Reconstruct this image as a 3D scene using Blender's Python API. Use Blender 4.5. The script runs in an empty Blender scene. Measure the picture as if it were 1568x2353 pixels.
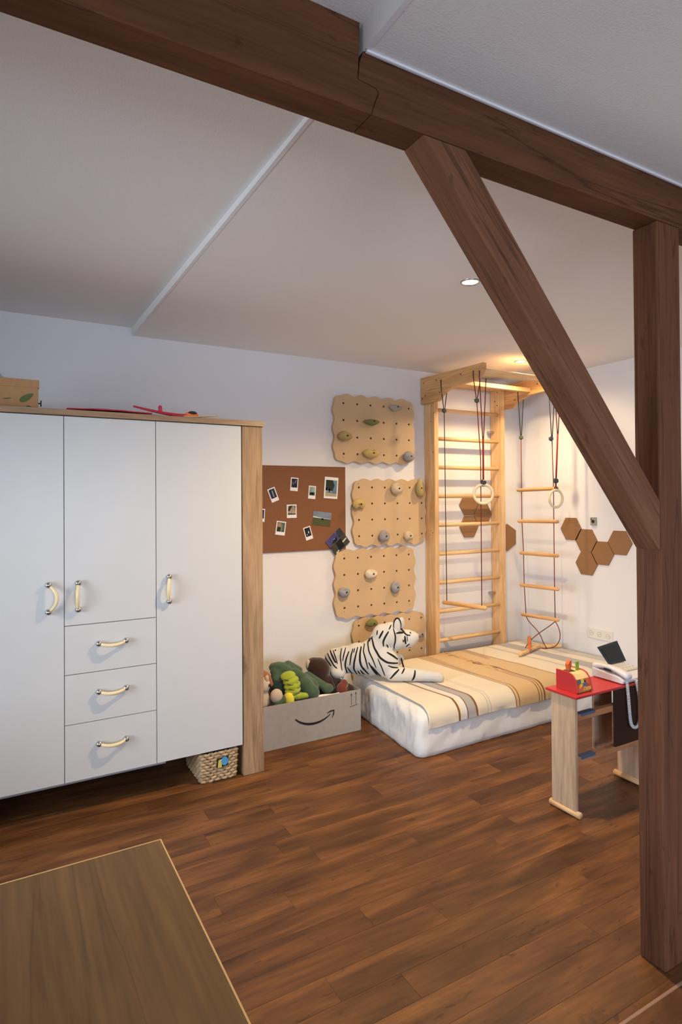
import bpy, bmesh, math, random
from mathutils import Vector, Matrix, Euler, noise
from mathutils.bvhtree import BVHTree

R = math.radians
random.seed(7)
scene = bpy.context.scene
COL = scene.collection

# ------------------------------------------------------------------ camera
def make_camera():
    yaw, pitch, roll, h = R(29.7197), R(-0.51597), R(0.3842), 1.6
    c, s = math.cos(yaw), math.sin(yaw)
    F, Rt, D = Vector((s, c, 0)), Vector((c, -s, 0)), Vector((0, 0, -1))
    F2 = F * math.cos(pitch) + D * math.sin(pitch)
    D2 = D * math.cos(pitch) - F * math.sin(pitch)
    R3 = Rt * math.cos(roll) + D2 * math.sin(roll)
    D3 = D2 * math.cos(roll) - Rt * math.sin(roll)
    cam = bpy.data.cameras.new('camera')
    o = bpy.data.objects.new('camera', cam)
    COL.objects.link(o)
    U, B = -D3, -F2
    o.matrix_world = Matrix(((R3.x, U.x, B.x, 0), (R3.y, U.y, B.y, 0), (R3.z, U.z, B.z, h), (0, 0, 0, 1)))
    cam.sensor_fit = 'VERTICAL'
    cam.sensor_height = 36.0
    cam.lens = 1385.29 * 36.0 / 2353.0
    cam.shift_y = -(1176.5 - 1134.33) / 2353.0
    cam.clip_start = 0.05
    scene.camera = o
make_camera()

# ------------------------------------------------------------------ world, lights, exposure
w = bpy.data.worlds.new('sky'); scene.world = w; w.use_nodes = True
bg = w.node_tree.nodes['Background']
bg.inputs[0].default_value = (0.62, 0.74, 1.0, 1); bg.inputs[1].default_value = 1.0

def area_light(name, loc, rot, sx, sy, power, color, spread=180):
    l = bpy.data.lights.new(name, 'AREA'); l.shape = 'RECTANGLE'; l.size = sx; l.size_y = sy
    l.energy = power; l.color = color; l.spread = R(spread)
    o = bpy.data.objects.new(name, l); COL.objects.link(o); o.location = loc; o.rotation_euler = rot
    return o
# daylight entering by the window in the left wall and by the wide window behind
DAY_L = area_light('window_daylight', (-2.12, 1.75, 1.36), (0, R(-82), R(10)), 1.2, 1.5, 25, (0.80, 0.91, 1.0), 88)
DAY_B = area_light('window_daylight_rear', (0.9, -2.32, 1.45), (R(80), 0, R(-10)), 2.6, 1.2, 45, (0.72, 0.83, 1.0), 110)

vs = scene.view_settings
vs.view_transform = 'Standard'; vs.look = 'None'; vs.gamma = 1.0; vs.use_curve_mapping = False
vs.exposure = 0.20

# ------------------------------------------------------------------ materials
def lin(r, g, b):
    f = lambda c: ((c / 255 + 0.055) / 1.055) ** 2.4 if c > 10 else c / 255 / 12.92
    return (f(r), f(g), f(b), 1)

def new_mat(name, rough=0.6, spec=0.4):
    m = bpy.data.materials.new(name); m.use_nodes = True
    n = m.node_tree; b = n.nodes['Principled BSDF']
    b.inputs['Roughness'].default_value = rough
    b.inputs['Specular IOR Level'].default_value = spec
    return m, n, b

def plain(name, col, rough=0.6, spec=0.4, metal=0.0, var=0.0, scale=20, bump=0.0, bscale=200, sheen=0.0, coords='Object'):
    m, n, b = new_mat(name, rough, spec)
    b.inputs['Base Color'].default_value = col
    b.inputs['Metallic'].default_value = metal
    if sheen:
        b.inputs['Sheen Weight'].default_value = sheen
    tc = n.nodes.new('ShaderNodeTexCoord')
    if var > 0:
        nz = n.nodes.new('ShaderNodeTexNoise'); nz.inputs['Scale'].default_value = scale; nz.inputs['Detail'].default_value = 5
        rp = n.nodes.new('ShaderNodeValToRGB')
        rp.color_ramp.elements[0].position = 0.3; rp.color_ramp.elements[1].position = 0.7
        rp.color_ramp.elements[0].color = tuple(c * (1 - var) for c in col[:3]) + (1,)
        rp.color_ramp.elements[1].color = tuple(min(1, c * (1 + var)) for c in col[:3]) + (1,)
        n.links.new(tc.outputs[coords], nz.inputs['Vector']); n.links.new(nz.outputs['Fac'], rp.inputs['Fac'])
        n.links.new(rp.outputs['Color'], b.inputs['Base Color'])
    if bump > 0:
        nb = n.nodes.new('ShaderNodeTexNoise'); nb.inputs['Scale'].default_value = bscale; nb.inputs['Detail'].default_value = 3
        bp = n.nodes.new('ShaderNodeBump'); bp.inputs['Strength'].default_value = bump; bp.inputs['Distance'].default_value = 0.004
        n.links.new(tc.outputs[coords], nb.inputs['Vector']); n.links.new(nb.outputs['Fac'], bp.inputs['Height'])
        n.links.new(bp.outputs['Normal'], b.inputs['Normal'])
    return m

def wood(name, cols, axis='X', scale=3.0, stretch=12.0, rough=0.5, spec=0.4, rnd=False, knots=0.0, knot_col=None,
         knot_scale=2.2, bump=0.15, tint=0.0, cracks=0.0, contrast=(0.28, 0.72), flecks=0.0, bands=0.0):
    """stretched noise grain, fine pores, optional knots and drying cracks; per-object offset when rnd"""
    m, n, b = new_mat(name, rough, spec)
    N, L = n.nodes.new, n.links.new
    tc = N('ShaderNodeTexCoord'); vec = tc.outputs['Object']
    if rnd:
        oi = N('ShaderNodeObjectInfo'); mul = N('ShaderNodeVectorMath'); mul.operation = 'SCALE'
        cmb = N('ShaderNodeCombineXYZ')
        for i, k in enumerate((37.0, 91.0, 53.0)):
            mm = N('ShaderNodeMath'); mm.operation = 'MULTIPLY'; mm.inputs[1].default_value = k
            L(oi.outputs['Random'], mm.inputs[0]); L(mm.outputs[0], cmb.inputs[i])
        ad = N('ShaderNodeVectorMath'); ad.operation = 'ADD'
        L(vec, ad.inputs[0]); L(cmb.outputs[0], ad.inputs[1]); vec = ad.outputs[0]
    mp = N('ShaderNodeMapping'); L(vec, mp.inputs['Vector'])
    sc = {'X': (1 / stretch, 1, 1), 'Y': (1, 1 / stretch, 1), 'Z': (1, 1, 1 / stretch)}[axis]
    mp.inputs['Scale'].default_value = sc
    nz = N('ShaderNodeTexNoise'); nz.inputs['Scale'].default_value = scale * 6; nz.inputs['Detail'].default_value = 7
    nz.inputs['Roughness'].default_value = 0.62; nz.inputs['Distortion'].default_value = 0.9
    L(mp.outputs[0], nz.inputs['Vector'])
    rp = N('ShaderNodeValToRGB'); cr = rp.color_ramp
    k = len(cols)
    while len(cr.elements) < k: cr.elements.new(0.5)
    for i, c in enumerate(cols):
        cr.elements[i].position = contrast[0] + (contrast[1] - contrast[0]) * i / (k - 1); cr.elements[i].color = c
    L(nz.outputs['Fac'], rp.inputs['Fac'])
    col = rp.outputs['Color']
    # fine pores
    mp2 = N('ShaderNodeMapping'); L(vec, mp2.inputs['Vector']); mp2.inputs['Scale'].default_value = tuple(s * s if s < 1 else s for s in sc) if stretch < 6 else tuple(s * 0.6 if s < 1 else s for s in sc)
    fz = N('ShaderNodeTexNoise'); fz.inputs['Scale'].default_value = scale * 45; fz.inputs['Detail'].default_value = 3
    L(mp2.outputs[0], fz.inputs['Vector'])
    fr = N('ShaderNodeMapRange'); fr.inputs['From Min'].default_value = 0.3; fr.inputs['From Max'].default_value = 0.7
    fr.inputs['To Min'].default_value = 0.80; fr.inputs['To Max'].default_value = 1.12
    L(fz.outputs['Fac'], fr.inputs['Value'])
    mx = N('ShaderNodeVectorMath'); mx.operation = 'SCALE'; L(col, mx.inputs[0]); L(fr.outputs[0], mx.inputs['Scale']); col = mx.outputs[0]
    if rnd and tint > 0:
        tr = N('ShaderNodeMapRange'); tr.inputs['To Min'].default_value = 1 - tint; tr.inputs['To Max'].default_value = 1 + tint
        L(oi.outputs['Random'], tr.inputs['Value'])
        t2 = N('ShaderNodeVectorMath'); t2.operation = 'SCALE'; L(col, t2.inputs[0]); L(tr.outputs[0], t2.inputs['Scale']); col = t2.outputs[0]
    if knots > 0:
        mk = N('ShaderNodeMapping'); L(vec, mk.inputs['Vector']); mk.inputs['Scale'].default_value = tuple(0.45 if s < 1 else 1 for s in sc)
        vo = N('ShaderNodeTexVoronoi'); vo.inputs['Scale'].default_value = knot_scale * 2.0
        wz = N('ShaderNodeTexNoise'); wz.inputs['Scale'].default_value = 30; wz.inputs['Detail'].default_value = 2
        L(vec, wz.inputs['Vector'])
        wa = N('ShaderNodeVectorMath'); wa.operation = 'SCALE'; wa.inputs['Scale'].default_value = 0.06
        L(wz.outputs['Color'], wa.inputs[0])
        wb = N('ShaderNodeVectorMath'); wb.operation = 'ADD'; L(mk.outputs[0], wb.inputs[0]); L(wa.outputs[0], wb.inputs[1])
        L(wb.outputs[0], vo.inputs['Vector'])
        kr = N('ShaderNodeMapRange'); kr.inputs['From Min'].default_value = 0.02; kr.inputs['From Max'].default_value = 0.16
        kr.inputs['To Min'].default_value = knots; kr.inputs['To Max'].default_value = 0.0
        L(vo.outputs['Distance'], kr.inputs['Value'])
        # only some cells carry a knot
        sp = N('ShaderNodeSeparateColor'); L(vo.outputs['Color'], sp.inputs[0])
        gt = N('ShaderNodeMath'); gt.operation = 'GREATER_THAN'; gt.inputs[1].default_value = 0.45; L(sp.outputs[0], gt.inputs[0])
        km = N('ShaderNodeMath'); km.operation = 'MULTIPLY'; L(kr.outputs[0], km.inputs[0]); L(gt.outputs[0], km.inputs[1])
        mk2 = N('ShaderNodeMix'); mk2.data_type = 'RGBA'; mk2.inputs['B'].default_value = knot_col or tuple(c * 0.35 for c in cols[0][:3]) + (1,)
        L(km.outputs[0], mk2.inputs['Factor']); L(col, mk2.inputs['A']); col = mk2.outputs['Result']
    if bands > 0:
        mb_ = N('ShaderNodeMapping'); L(vec, mb_.inputs['Vector']); mb_.inputs['Scale'].default_value = tuple(0.22 if s < 1 else 1 for s in sc)
        bz = N('ShaderNodeTexNoise'); bz.inputs['Scale'].default_value = 9; bz.inputs['Detail'].default_value = 2; L(mb_.outputs[0], bz.inputs['Vector'])
        br = N('ShaderNodeMapRange'); br.inputs['From Min'].default_value = 0.36; br.inputs['From Max'].default_value = 0.64
        br.inputs['To Min'].default_value = 1 - bands; br.inputs['To Max'].default_value = 1 + bands * .55; L(bz.outputs['Fac'], br.inputs['Value'])
        bs = N('ShaderNodeVectorMath'); bs.operation = 'SCALE'; L(col, bs.inputs[0]); L(br.outputs[0], bs.inputs['Scale']); col = bs.outputs[0]
    if flecks > 0:
        mf = N('ShaderNodeMapping'); L(vec, mf.inputs['Vector']); mf.inputs['Scale'].default_value = tuple(0.3 if s < 1 else 1 for s in sc)
        fk = N('ShaderNodeTexNoise'); fk.inputs['Scale'].default_value = 42; fk.inputs['Detail'].default_value = 2; fk.inputs['Distortion'].default_value = .6; L(mf.outputs[0], fk.inputs['Vector'])
        fr2 = N('ShaderNodeMapRange'); fr2.inputs['From Min'].default_value = 0.66; fr2.inputs['From Max'].default_value = 0.73
        fr2.inputs['To Min'].default_value = 1.0; fr2.inputs['To Max'].default_value = 1 - flecks; L(fk.outputs['Fac'], fr2.inputs['Value'])
        fs_ = N('ShaderNodeVectorMath'); fs_.operation = 'SCALE'; L(col, fs_.inputs[0]); L(fr2.outputs[0], fs_.inputs['Scale']); col = fs_.outputs[0]
    if cracks > 0:
        mc = N('ShaderNodeMapping'); L(vec, mc.inputs['Vector']); mc.inputs['Scale'].default_value = tuple(s * 0.5 if s < 1 else s for s in sc)
        cz = N('ShaderNodeTexNoise'); cz.inputs['Scale'].default_value = scale * 5; cz.inputs['Detail'].default_value = 3; L(mc.outputs[0], cz.inputs['Vector'])
        cm = N('ShaderNodeMath'); cm.operation = 'SUBTRACT'; cm.inputs[1].default_value = 0.5; L(cz.outputs['Fac'], cm.inputs[0])
        ca = N('ShaderNodeMath'); ca.operation = 'ABSOLUTE'; L(cm.outputs[0], ca.inputs[0])
        cr2 = N('ShaderNodeMapRange'); cr2.inputs['From Min'].default_value = 0.0; cr2.inputs['From Max'].default_value = 0.012
        cr2.inputs['To Min'].default_value = 1 - cracks; cr2.inputs['To Max'].default_value = 1.0; L(ca.outputs[0], cr2.inputs['Value'])
        c2 = N('ShaderNodeVectorMath'); c2.operation = 'SCALE'; L(col, c2.inputs[0]); L(cr2.outputs[0], c2.inputs['Scale']); col = c2.outputs[0]
    L(col, b.inputs['Base Color'])
    if bump > 0:
        bp = N('ShaderNodeBump'); bp.inputs['Strength'].default_value = bump; bp.inputs['Distance'].default_value = 0.003
        L(nz.outputs['Fac'], bp.inputs['Height']); L(bp.outputs['Normal'], b.inputs['Normal'])
    return m

def emit(name, col, strength):
    m, n, b = new_mat(name)
    b.inputs['Base Color'].default_value = (0, 0, 0, 1)
    b.inputs['Emission Color'].default_value = col; b.inputs['Emission Strength'].default_value = strength
    return m

M = {}
M['wall'] = plain('wall_paint', (0.81, 0.80, 0.82, 1), 0.9, 0.15, bump=0.35, bscale=170)
M['ceil'] = plain('ceiling_paint', (0.87, 0.855, 0.845, 1), 0.95, 0.1, bump=0.28, bscale=170)
M['bead'] = plain('white_bead', (0.82, 0.83, 0.86, 1), 0.6)
M['timber'] = wood('old_timber', [lin(84, 52, 32), lin(100, 63, 39), lin(116, 75, 46)], 'X', 2.2, 12, 0.8, 0.2, bump=0.5, cracks=0.45, flecks=.3, bands=.15, knots=0.5, knot_scale=0.9, contrast=(.2,.8))
M['timber_z'] = wood('old_timber_upright', [lin(90, 57, 39), lin(105, 67, 46), lin(118, 77, 53)], 'Z', 2.2, 12, 0.8, 0.2, bump=0.5, cracks=0.45, flecks=.3, knots=0.5, knot_scale=0.9, contrast=(.2,.8))
M['timber_b'] = wood('brace_timber', [lin(104, 68, 46), lin(119, 79, 55), lin(134, 91, 64)], 'X', 2.2, 12, 0.8, 0.2, bump=0.5, cracks=0.45, flecks=.3, knots=0.5, knot_scale=0.9, contrast=(.2, .8))
M['floor'] = wood('floor_plank', [lin(72, 45, 31), lin(98, 61, 35), lin(118, 76, 41), lin(138, 93, 50)], 'X', 1.5, 7, 0.5, 0.3, rnd=True, tint=0.06, knots=0.6, knot_scale=2.0, bump=0.04, contrast=(0.26, 0.76), flecks=.45, bands=.38)
M['subfloor'] = plain('dark_joint', lin(60, 36, 26), 0.8)
M['desk'] = wood('desk_oak', [lin(82, 58, 32), lin(103, 75, 42), lin(115, 86, 50)], 'Y', 1.6, 12, 0.5, 0.35, bump=0.05, knots=0.6, knot_scale=0.8, cracks=0.25)
M['desk_edge'] = plain('desk_edge_band', lin(206, 166, 112), 0.5)
M['oak'] = wood('wardrobe_oak', [lin(140, 110, 82), lin(164, 132, 100), lin(180, 150, 116)], 'Z', 1.8, 9, 0.5, 0.35, bump=0.08, knots=0.95, knot_scale=2.2, knot_col=lin(92, 74, 62), cracks=.25)
M['oak_x'] = wood('wardrobe_oak_top', [lin(140, 110, 82), lin(164, 132, 100), lin(180, 150, 116)], 'X', 1.8, 9, 0.5, 0.35, bump=0.08)
M['door'] = plain('white_laminate', (0.585, 0.58, 0.57, 1), 0.35, 0.45, var=0.012, scale=6)
M['carcass'] = plain('grey_carcass', lin(150, 152, 160), 0.6)
M['cream'] = plain('cream_plastic', lin(232, 212, 172), 0.35, 0.5)
M['chrome'] = plain('brushed_metal', (0.55, 0.55, 0.53, 1), 0.22, 0.5, metal=1.0)
M['pine'] = wood('gym_pine', [lin(196, 150, 100), lin(224, 182, 132), lin(238, 202, 154)], 'Z', 2.0, 10, 0.5, 0.35, bump=0.05, knots=0.7, knot_scale=1.2, knot_col=lin(150, 84, 40))
M['pine_y'] = wood('gym_pine_rail', [lin(186, 136, 86), lin(214, 166, 112), lin(228, 184, 130)], 'Y', 2.0, 10, 0.5, 0.35, bump=0.05, knots=0.7, knot_scale=1.2, knot_col=lin(150, 84, 40))
M['pine_x'] = wood('gym_pine_bar', [lin(206, 164, 112), lin(230, 192, 140), lin(238, 204, 156)], 'X', 2.0, 10, 0.5, 0.35, bump=0.03)
M['birch'] = plain('birch_ply', lin(206, 176, 138), 0.55, 0.35, var=0.06, scale=3.5)
M['hole'] = plain('bolt_dark', lin(48, 30, 20), 0.9)
M['cork'] = plain('cork', lin(150, 113, 80), 0.9, 0.1, var=0.16, scale=260, bump=0.3, bscale=300)
M['cork_brown'] = plain('cork_board_brown', lin(136, 94, 68), 0.9, 0.1, var=0.12, scale=240, bump=0.3, bscale=300)
M['paper'] = plain('photo_paper', (0.86, 0.86, 0.88, 1), 0.4)
M['plastic_w'] = plain('white_plastic', (0.60, 0.60, 0.64, 1), 0.35, 0.5)
M['socket'] = plain('socket_plastic', (0.78, 0.76, 0.72, 1), 0.35, 0.5)
M['socket_in'] = plain('socket_insert', (0.55, 0.52, 0.48, 1), 0.45)
M['thermo'] = plain('grey_green_plate', lin(150, 156, 142), 0.45)
M['dark'] = plain('black_plastic', (0.015, 0.015, 0.017, 1), 0.4)
M['screen'] = plain('dark_slate_plastic', lin(38, 46, 52), 0.4)
M['sheet'] = plain('white_sheet', (0.76, 0.745, 0.73, 1), 0.9, 0.1, sheen=0.3, bump=0.15, bscale=60)
M['kraft'] = plain('kraft_card', lin(162, 154, 146), 0.85, 0.15, var=0.05, scale=30)
M['kraft_b'] = plain('brown_card', lin(182, 140, 98), 0.85, 0.15, var=0.06, scale=40)
M['ink'] = plain('black_ink', (0.012, 0.011, 0.011, 1), 0.7)
M['leafprint'] = plain('green_ink', lin(92, 108, 62), 0.8)
M['red'] = plain('red_paint', lin(184, 50, 52), 0.4, 0.45, var=0.04, scale=8)
M['red_deep'] = plain('crimson_plastic', lin(176, 18, 44), 0.4, 0.45)
M['orange'] = plain('orange_plastic', lin(226, 110, 50), 0.4)
M['pale_wood'] = wood('stall_ply', [lin(180, 148, 120), lin(202, 172, 144), lin(212, 186, 158)], 'Z', 1.6, 7, 0.6, 0.3, bump=0.03, knots=0.3, knot_scale=2.0)
M['stall_rail'] = wood('stall_rail', [lin(150, 98, 62), lin(176, 122, 82), lin(190, 138, 98)], 'X', 2, 9, 0.6)
M['stall_foot'] = wood('stall_foot', [lin(220, 176, 124), lin(238, 198, 150)], 'Y', 2, 8, 0.55)
M['chalk'] = plain('chalkboard', lin(52, 34, 24), 0.75, 0.2, var=0.2, scale=5)
M['tape'] = plain('blue_tape', lin(74, 92, 122), 0.7)
M['rope_dark'] = plain('dark_rope', lin(66, 62, 60), 0.85, 0.1)
M['rope_red'] = plain('red_rope', lin(158, 50, 50), 0.85, 0.1)
M['rope_mar'] = plain('maroon_rope', lin(118, 56, 50), 0.85, 0.1)
M['clamp_g'] = plain('green_clamp', lin(76, 92, 66), 0.5)
M['clamp_d'] = plain('charcoal_clamp', lin(58, 62, 72), 0.5)
M['ring'] = plain('ivory_ring', lin(232, 214, 178), 0.4)
M['leather'] = wood('orange_rung', [lin(186, 104, 62), lin(206, 128, 84)], 'X', 3, 5, 0.55)
M['wicker'] = plain('wicker', lin(178, 150, 116), 0.75, 0.2, var=0.28, scale=45)
M['plush_w'] = plain('white_plush', (0.62, 0.595, 0.555, 1), 0.95, 0.05, sheen=0.15, bump=0.3, bscale=250)
M['plush_k'] = plain('black_stripe', (0.02, 0.019, 0.019, 1), 0.9, 0.1)
M['plush_pink'] = plain('pink_felt', lin(206, 150, 138), 0.9)
M['p_green'] = plain('dark_green_plush', lin(72, 92, 70), 0.95, 0.05, var=0.12, scale=30, sheen=0.3, bump=0.3, bscale=220)
M['p_lime'] = plain('lime_plush', lin(158, 172, 56), 0.95, 0.05, var=0.15, scale=25, sheen=0.3)
M['p_yellow'] = plain('yellow_plush', lin(226, 208, 62), 0.95, 0.05, sheen=0.3)
M['p_brown'] = plain('dark_brown_plush', lin(58, 38, 34), 0.95, 0.05, sheen=0.4, bump=0.3, bscale=220)
M['p_cream'] = plain('cream_plush', lin(196, 176, 154), 0.95, 0.05, sheen=0.3)
M['p_tan'] = plain('tan_plush', lin(150, 98, 64), 0.95, 0.05, sheen=0.3)
M['p_maroon'] = plain('maroon_plush', lin(112, 56, 46), 0.95, 0.05, sheen=0.3)
M['p_emerald'] = plain('emerald_cloth', lin(36, 128, 76), 0.9, 0.1)
M['glass'] = None
g, gn, gb = new_mat('window_glass', 0.02, 0.5); gb.inputs['Transmission Weight'].default_value = 1.0; M['glass'] = g
M['lens'] = emit('downlight_lens', (1.0, 0.86, 0.62, 1), 30.0)
M['steel'] = plain('satin_steel', (0.45, 0.44, 0.42, 1), 0.35, metal=1.0)
for nm, c in dict(hold_grey=lin(166, 162, 156), hold_stone=lin(150, 148, 150), hold_green=lin(122, 128, 80), hold_olive=lin(172, 156, 106),
                  hold_yellow=lin(196, 172, 112), hold_beige=lin(200, 184, 160), hold_white=lin(214, 202, 184), hold_blue=lin(150, 152, 162)).items():
    M[nm] = plain(nm, c, 0.75, 0.2, var=0.06, scale=40, bump=0.3, bscale=120)

def blanket_material():
    m, n, b = new_mat('striped_blanket', 0.95, 0.05)
    N, L = n.nodes.new, n.links.new
    tc = N('ShaderNodeTexCoord'); sep = N('ShaderNodeSeparateXYZ'); L(tc.outputs['UV'], sep.inputs[0])
    rp = N('ShaderNodeValToRGB'); cr = rp.color_ramp; cr.interpolation = 'CONSTANT'
    cream, white, tan, brown, grey, lgrey = lin(226, 214, 192), lin(222, 218, 216), lin(210, 178, 128), lin(126, 84, 44), lin(168, 164, 162), lin(192, 186, 180)
    st = [(2.25, cream), (2.545, brown), (2.558, cream), (2.585, white), (2.612, brown), (2.620, grey), (2.690, brown), (2.702, cream),
          (2.795, lgrey), (2.805, cream), (2.818, lgrey), (2.832, cream), (2.90, tan), (2.906, cream), (3.055, brown), (3.063, tan), (3.090, brown), (3.097, tan),
          (3.285, brown), (3.296, tan), (3.312, brown), (3.323, tan), (3.339, brown), (3.350, tan), (3.560, brown), (3.566, tan), (3.585, cream),
          (3.80, lgrey), (3.83, cream), (3.92, grey), (4.06, cream), (4.16, lgrey)]
    lo, hi = 2.25, 4.35
    while len(cr.elements) < len(st): cr.elements.new(0.5)
    for e, (u, c) in zip(cr.elements, st):
        e.position = (u - lo) / (hi - lo); e.color = c
    L(sep.outputs[0], rp.inputs['Fac']); L(rp.outputs['Color'], b.inputs['Base Color'])
    b.inputs['Sheen Weight'].default_value = 0.3
    nz = N('ShaderNodeTexNoise'); nz.inputs['Scale'].default_value = 350; bp = N('ShaderNodeBump'); bp.inputs['Strength'].default_value = 0.15; bp.inputs['Distance'].default_value = 0.002
    L(tc.outputs['Object'], nz.inputs['Vector']); L(nz.outputs['Fac'], bp.inputs['Height']); L(bp.outputs['Normal'], b.inputs['Normal'])
    return m
M['blanket'] = blanket_material()

# ------------------------------------------------------------------ mesh helpers
class MB:
    def __init__(self): self.v = []; self.f = []; self.uv = None
    def add(self, vs, fs):
        o = len(self.v); self.v += [tuple(p) for p in vs]; self.f += [tuple(i + o for i in q) for q in fs]; return self
    def box(self, a, b, mat=None):
        (x0, y0, z0), (x1, y1, z1) = a, b
        vs = [(x0, y0, z0), (x1, y0, z0), (x1, y1, z0), (x0, y1, z0), (x0, y0, z1), (x1, y0, z1), (x1, y1, z1), (x0, y1, z1)]
        if mat: vs = [mat @ Vector(p) for p in vs]
        return self.add(vs, [(0, 3, 2, 1), (4, 5, 6, 7), (0, 1, 5, 4), (1, 2, 6, 5), (2, 3, 7, 6), (3, 0, 4, 7)])
    def prism(self, poly, axis, a, b, mat=None):
        """poly in the two other axes (order X,Y,Z without axis), extruded from a to b"""
        n = len(poly)
        def P(p, t):
            if axis == 'X': q = (t, p[0], p[1])
            elif axis == 'Y': q = (p[0], t, p[1])
            else: q = (p[0], p[1], t)
            return mat @ Vector(q) if mat else q
        vs = [P(p, a) for p in poly] + [P(p, b) for p in poly]
        fs = [tuple(range(n)), tuple(range(2 * n - 1, n - 1, -1))] + [(i, i + n, (i + 1) % n + n, (i + 1) % n) for i in range(n)]
        return self.add(vs, fs)
    def tube(self, pts, r, seg=10, closed=False, caps=True, round_caps=False):
        pts = [Vector(p) for p in pts]; n = len(pts)
        rr = r if isinstance(r, (list, tuple)) else [r] * n
        if round_caps and not closed:
            d0 = (pts[0] - pts[1]).normalized(); d1 = (pts[-1] - pts[-2]).normalized()
            a, b2 = [], []
            for k in (0.97, 0.8, 0.5):
                c = math.sqrt(1 - k * k)
                a.append((pts[0] + d0 * rr[0] * k, rr[0] * c)); b2.append((pts[-1] + d1 * rr[-1] * k, rr[-1] * c))
            pts = [p for p, _ in a] + pts + [p for p, _ in reversed(b2)]
            rr = [q for _, q in a] + list(rr) + [q for _, q in reversed(b2)]; n = len(pts)
        tang = []
        for i in range(n):
            if closed: t = pts[(i + 1) % n] - pts[i - 1]
            else: t = pts[min(i + 1, n - 1)] - pts[max(i - 1, 0)]
            tang.append(t.normalized() if t.length > 1e-9 else Vector((0, 0, 1)))
        up = Vector((0, 0, 1)) if abs(tang[0].z) < 0.9 else Vector((1, 0, 0))
        nrm = (up - tang[0] * up.dot(tang[0])).normalized()
        vs = []
        for i in range(n):
            if i:
                nrm = nrm - tang[i] * nrm.dot(tang[i])
                nrm = nrm.normalized() if nrm.length > 1e-6 else tang[i].orthogonal().normalized()
            bn = tang[i].cross(nrm)
            for k in range(seg):
                a = 2 * math.pi * k / seg
                vs.append(pts[i] + (nrm * math.cos(a) + bn * math.sin(a)) * rr[i])
        fs = []
        for i in range(n if closed else n - 1):
            j = (i + 1) % n
            for k in range(seg):
                fs.append((i * seg + k, i * seg + (k + 1) % seg, j * seg + (k + 1) % seg, j * seg + k))
        if caps and not closed:
            fs.append(tuple(range(seg - 1, -1, -1))); fs.append(tuple((n - 1) * seg + k for k in range(seg)))
        return self.add(vs, fs)
    def cyl(self, a, b, r, seg=20): return self.tube([a, b], r, seg)
    def ball(self, c, r, seg=16, rings=10, mat=None):
        r = r if isinstance(r, (list, tuple)) else (r, r, r)
        vs = []
        for i in range(rings + 1):
            th = math.pi * i / rings
            for k in range(seg):
                a = 2 * math.pi * k / seg
                p = Vector((r[0] * math.sin(th) * math.cos(a), r[1] * math.sin(th) * math.sin(a), r[2] * math.cos(th)))
                if mat: p = mat @ p
                vs.append(p + Vector(c))
        fs = [(i * seg + k, (i + 1) * seg + k, (i + 1) * seg + (k + 1) % seg, i * seg + (k + 1) % seg) for i in range(rings) for k in range(seg)]
        return self.add(vs, fs)
    def grid(self, fn, nu, nv):
        vs = [fn(i / nu, j / nv) for j in range(nv + 1) for i in range(nu + 1)]
        return self.add(vs, [(j * (nu + 1) + i, j * (nu + 1) + i + 1, (j + 1) * (nu + 1) + i + 1, (j + 1) * (nu + 1) + i) for j in range(nv) for i in range(nu)])
    def build(self, name, mat, parent=None, bevel=0.0, smooth=False, seg=2, subsurf=0):
        me = bpy.data.meshes.new(name); me.from_pydata([tuple(v) for v in self.v], [], self.f)
        bm = bmesh.new(); bm.from_mesh(me)
        bmesh.ops.remove_doubles(bm, verts=bm.verts, dist=1e-6)
        bmesh.ops.recalc_face_normals(bm, faces=bm.faces); bm.to_mesh(me); bm.free()
        return finish(name, me, mat, parent, bevel, smooth, seg, subsurf)

def finish(name, me, mat, parent=None, bevel=0.0, smooth=False, seg=2, subsurf=0):
    o = bpy.data.objects.new(name, me); COL.objects.link(o)
    if mat is not None: me.materials.append(M[mat] if isinstance(mat, str) else mat)
    if bevel:
        b = o.modifiers.new('bevel', 'BEVEL'); b.width = bevel; b.segments = seg; b.limit_method = 'ANGLE'; b.angle_limit = R(40)
    if subsurf:
        s = o.modifiers.new('sub', 'SUBSURF'); s.levels = subsurf; s.render_levels = subsurf
    if smooth:
        for p in me.polygons: p.use_smooth = True
    if parent is not None: attach(o, parent)
    return o

def attach(o, parent):
    o.parent = parent
    base = parent
    loc = Vector((0, 0, 0))
    mats = Matrix.Identity(4)
    chain = []
    while base is not None:
        chain.append(base); base = base.parent
    for c in reversed(chain):
        mats = mats @ c.matrix_parent_inverse @ Matrix.LocRotScale(c.location, c.rotation_euler, c.scale)
    o.matrix_parent_inverse = mats.inverted()

def tag(o, label, cat, group=None):
    o['label'] = label; o['category'] = cat
    if group: o['group'] = group
    return o
def thing(name, loc, label, cat, group=None):
    o = bpy.data.objects.new(name, None); COL.objects.link(o); o.location = loc; o.empty_display_size = 0.05
    return tag(o, label, cat, group)
def struct(o): o['kind'] = 'structure'; return o

def baked(me_obj, keep_name, mat, parent=None, smooth=True):
    """evaluate an object's modifiers into a plain mesh and drop the helper"""
    dg = bpy.context.evaluated_depsgraph_get(); ev = me_obj.evaluated_get(dg)
    me = bpy.data.meshes.new_from_object(ev); me.name = keep_name
    bpy.data.objects.remove(me_obj, do_unlink=True)
    me.materials.clear()
    return finish(keep_name, me, mat, parent, smooth=smooth)

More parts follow.
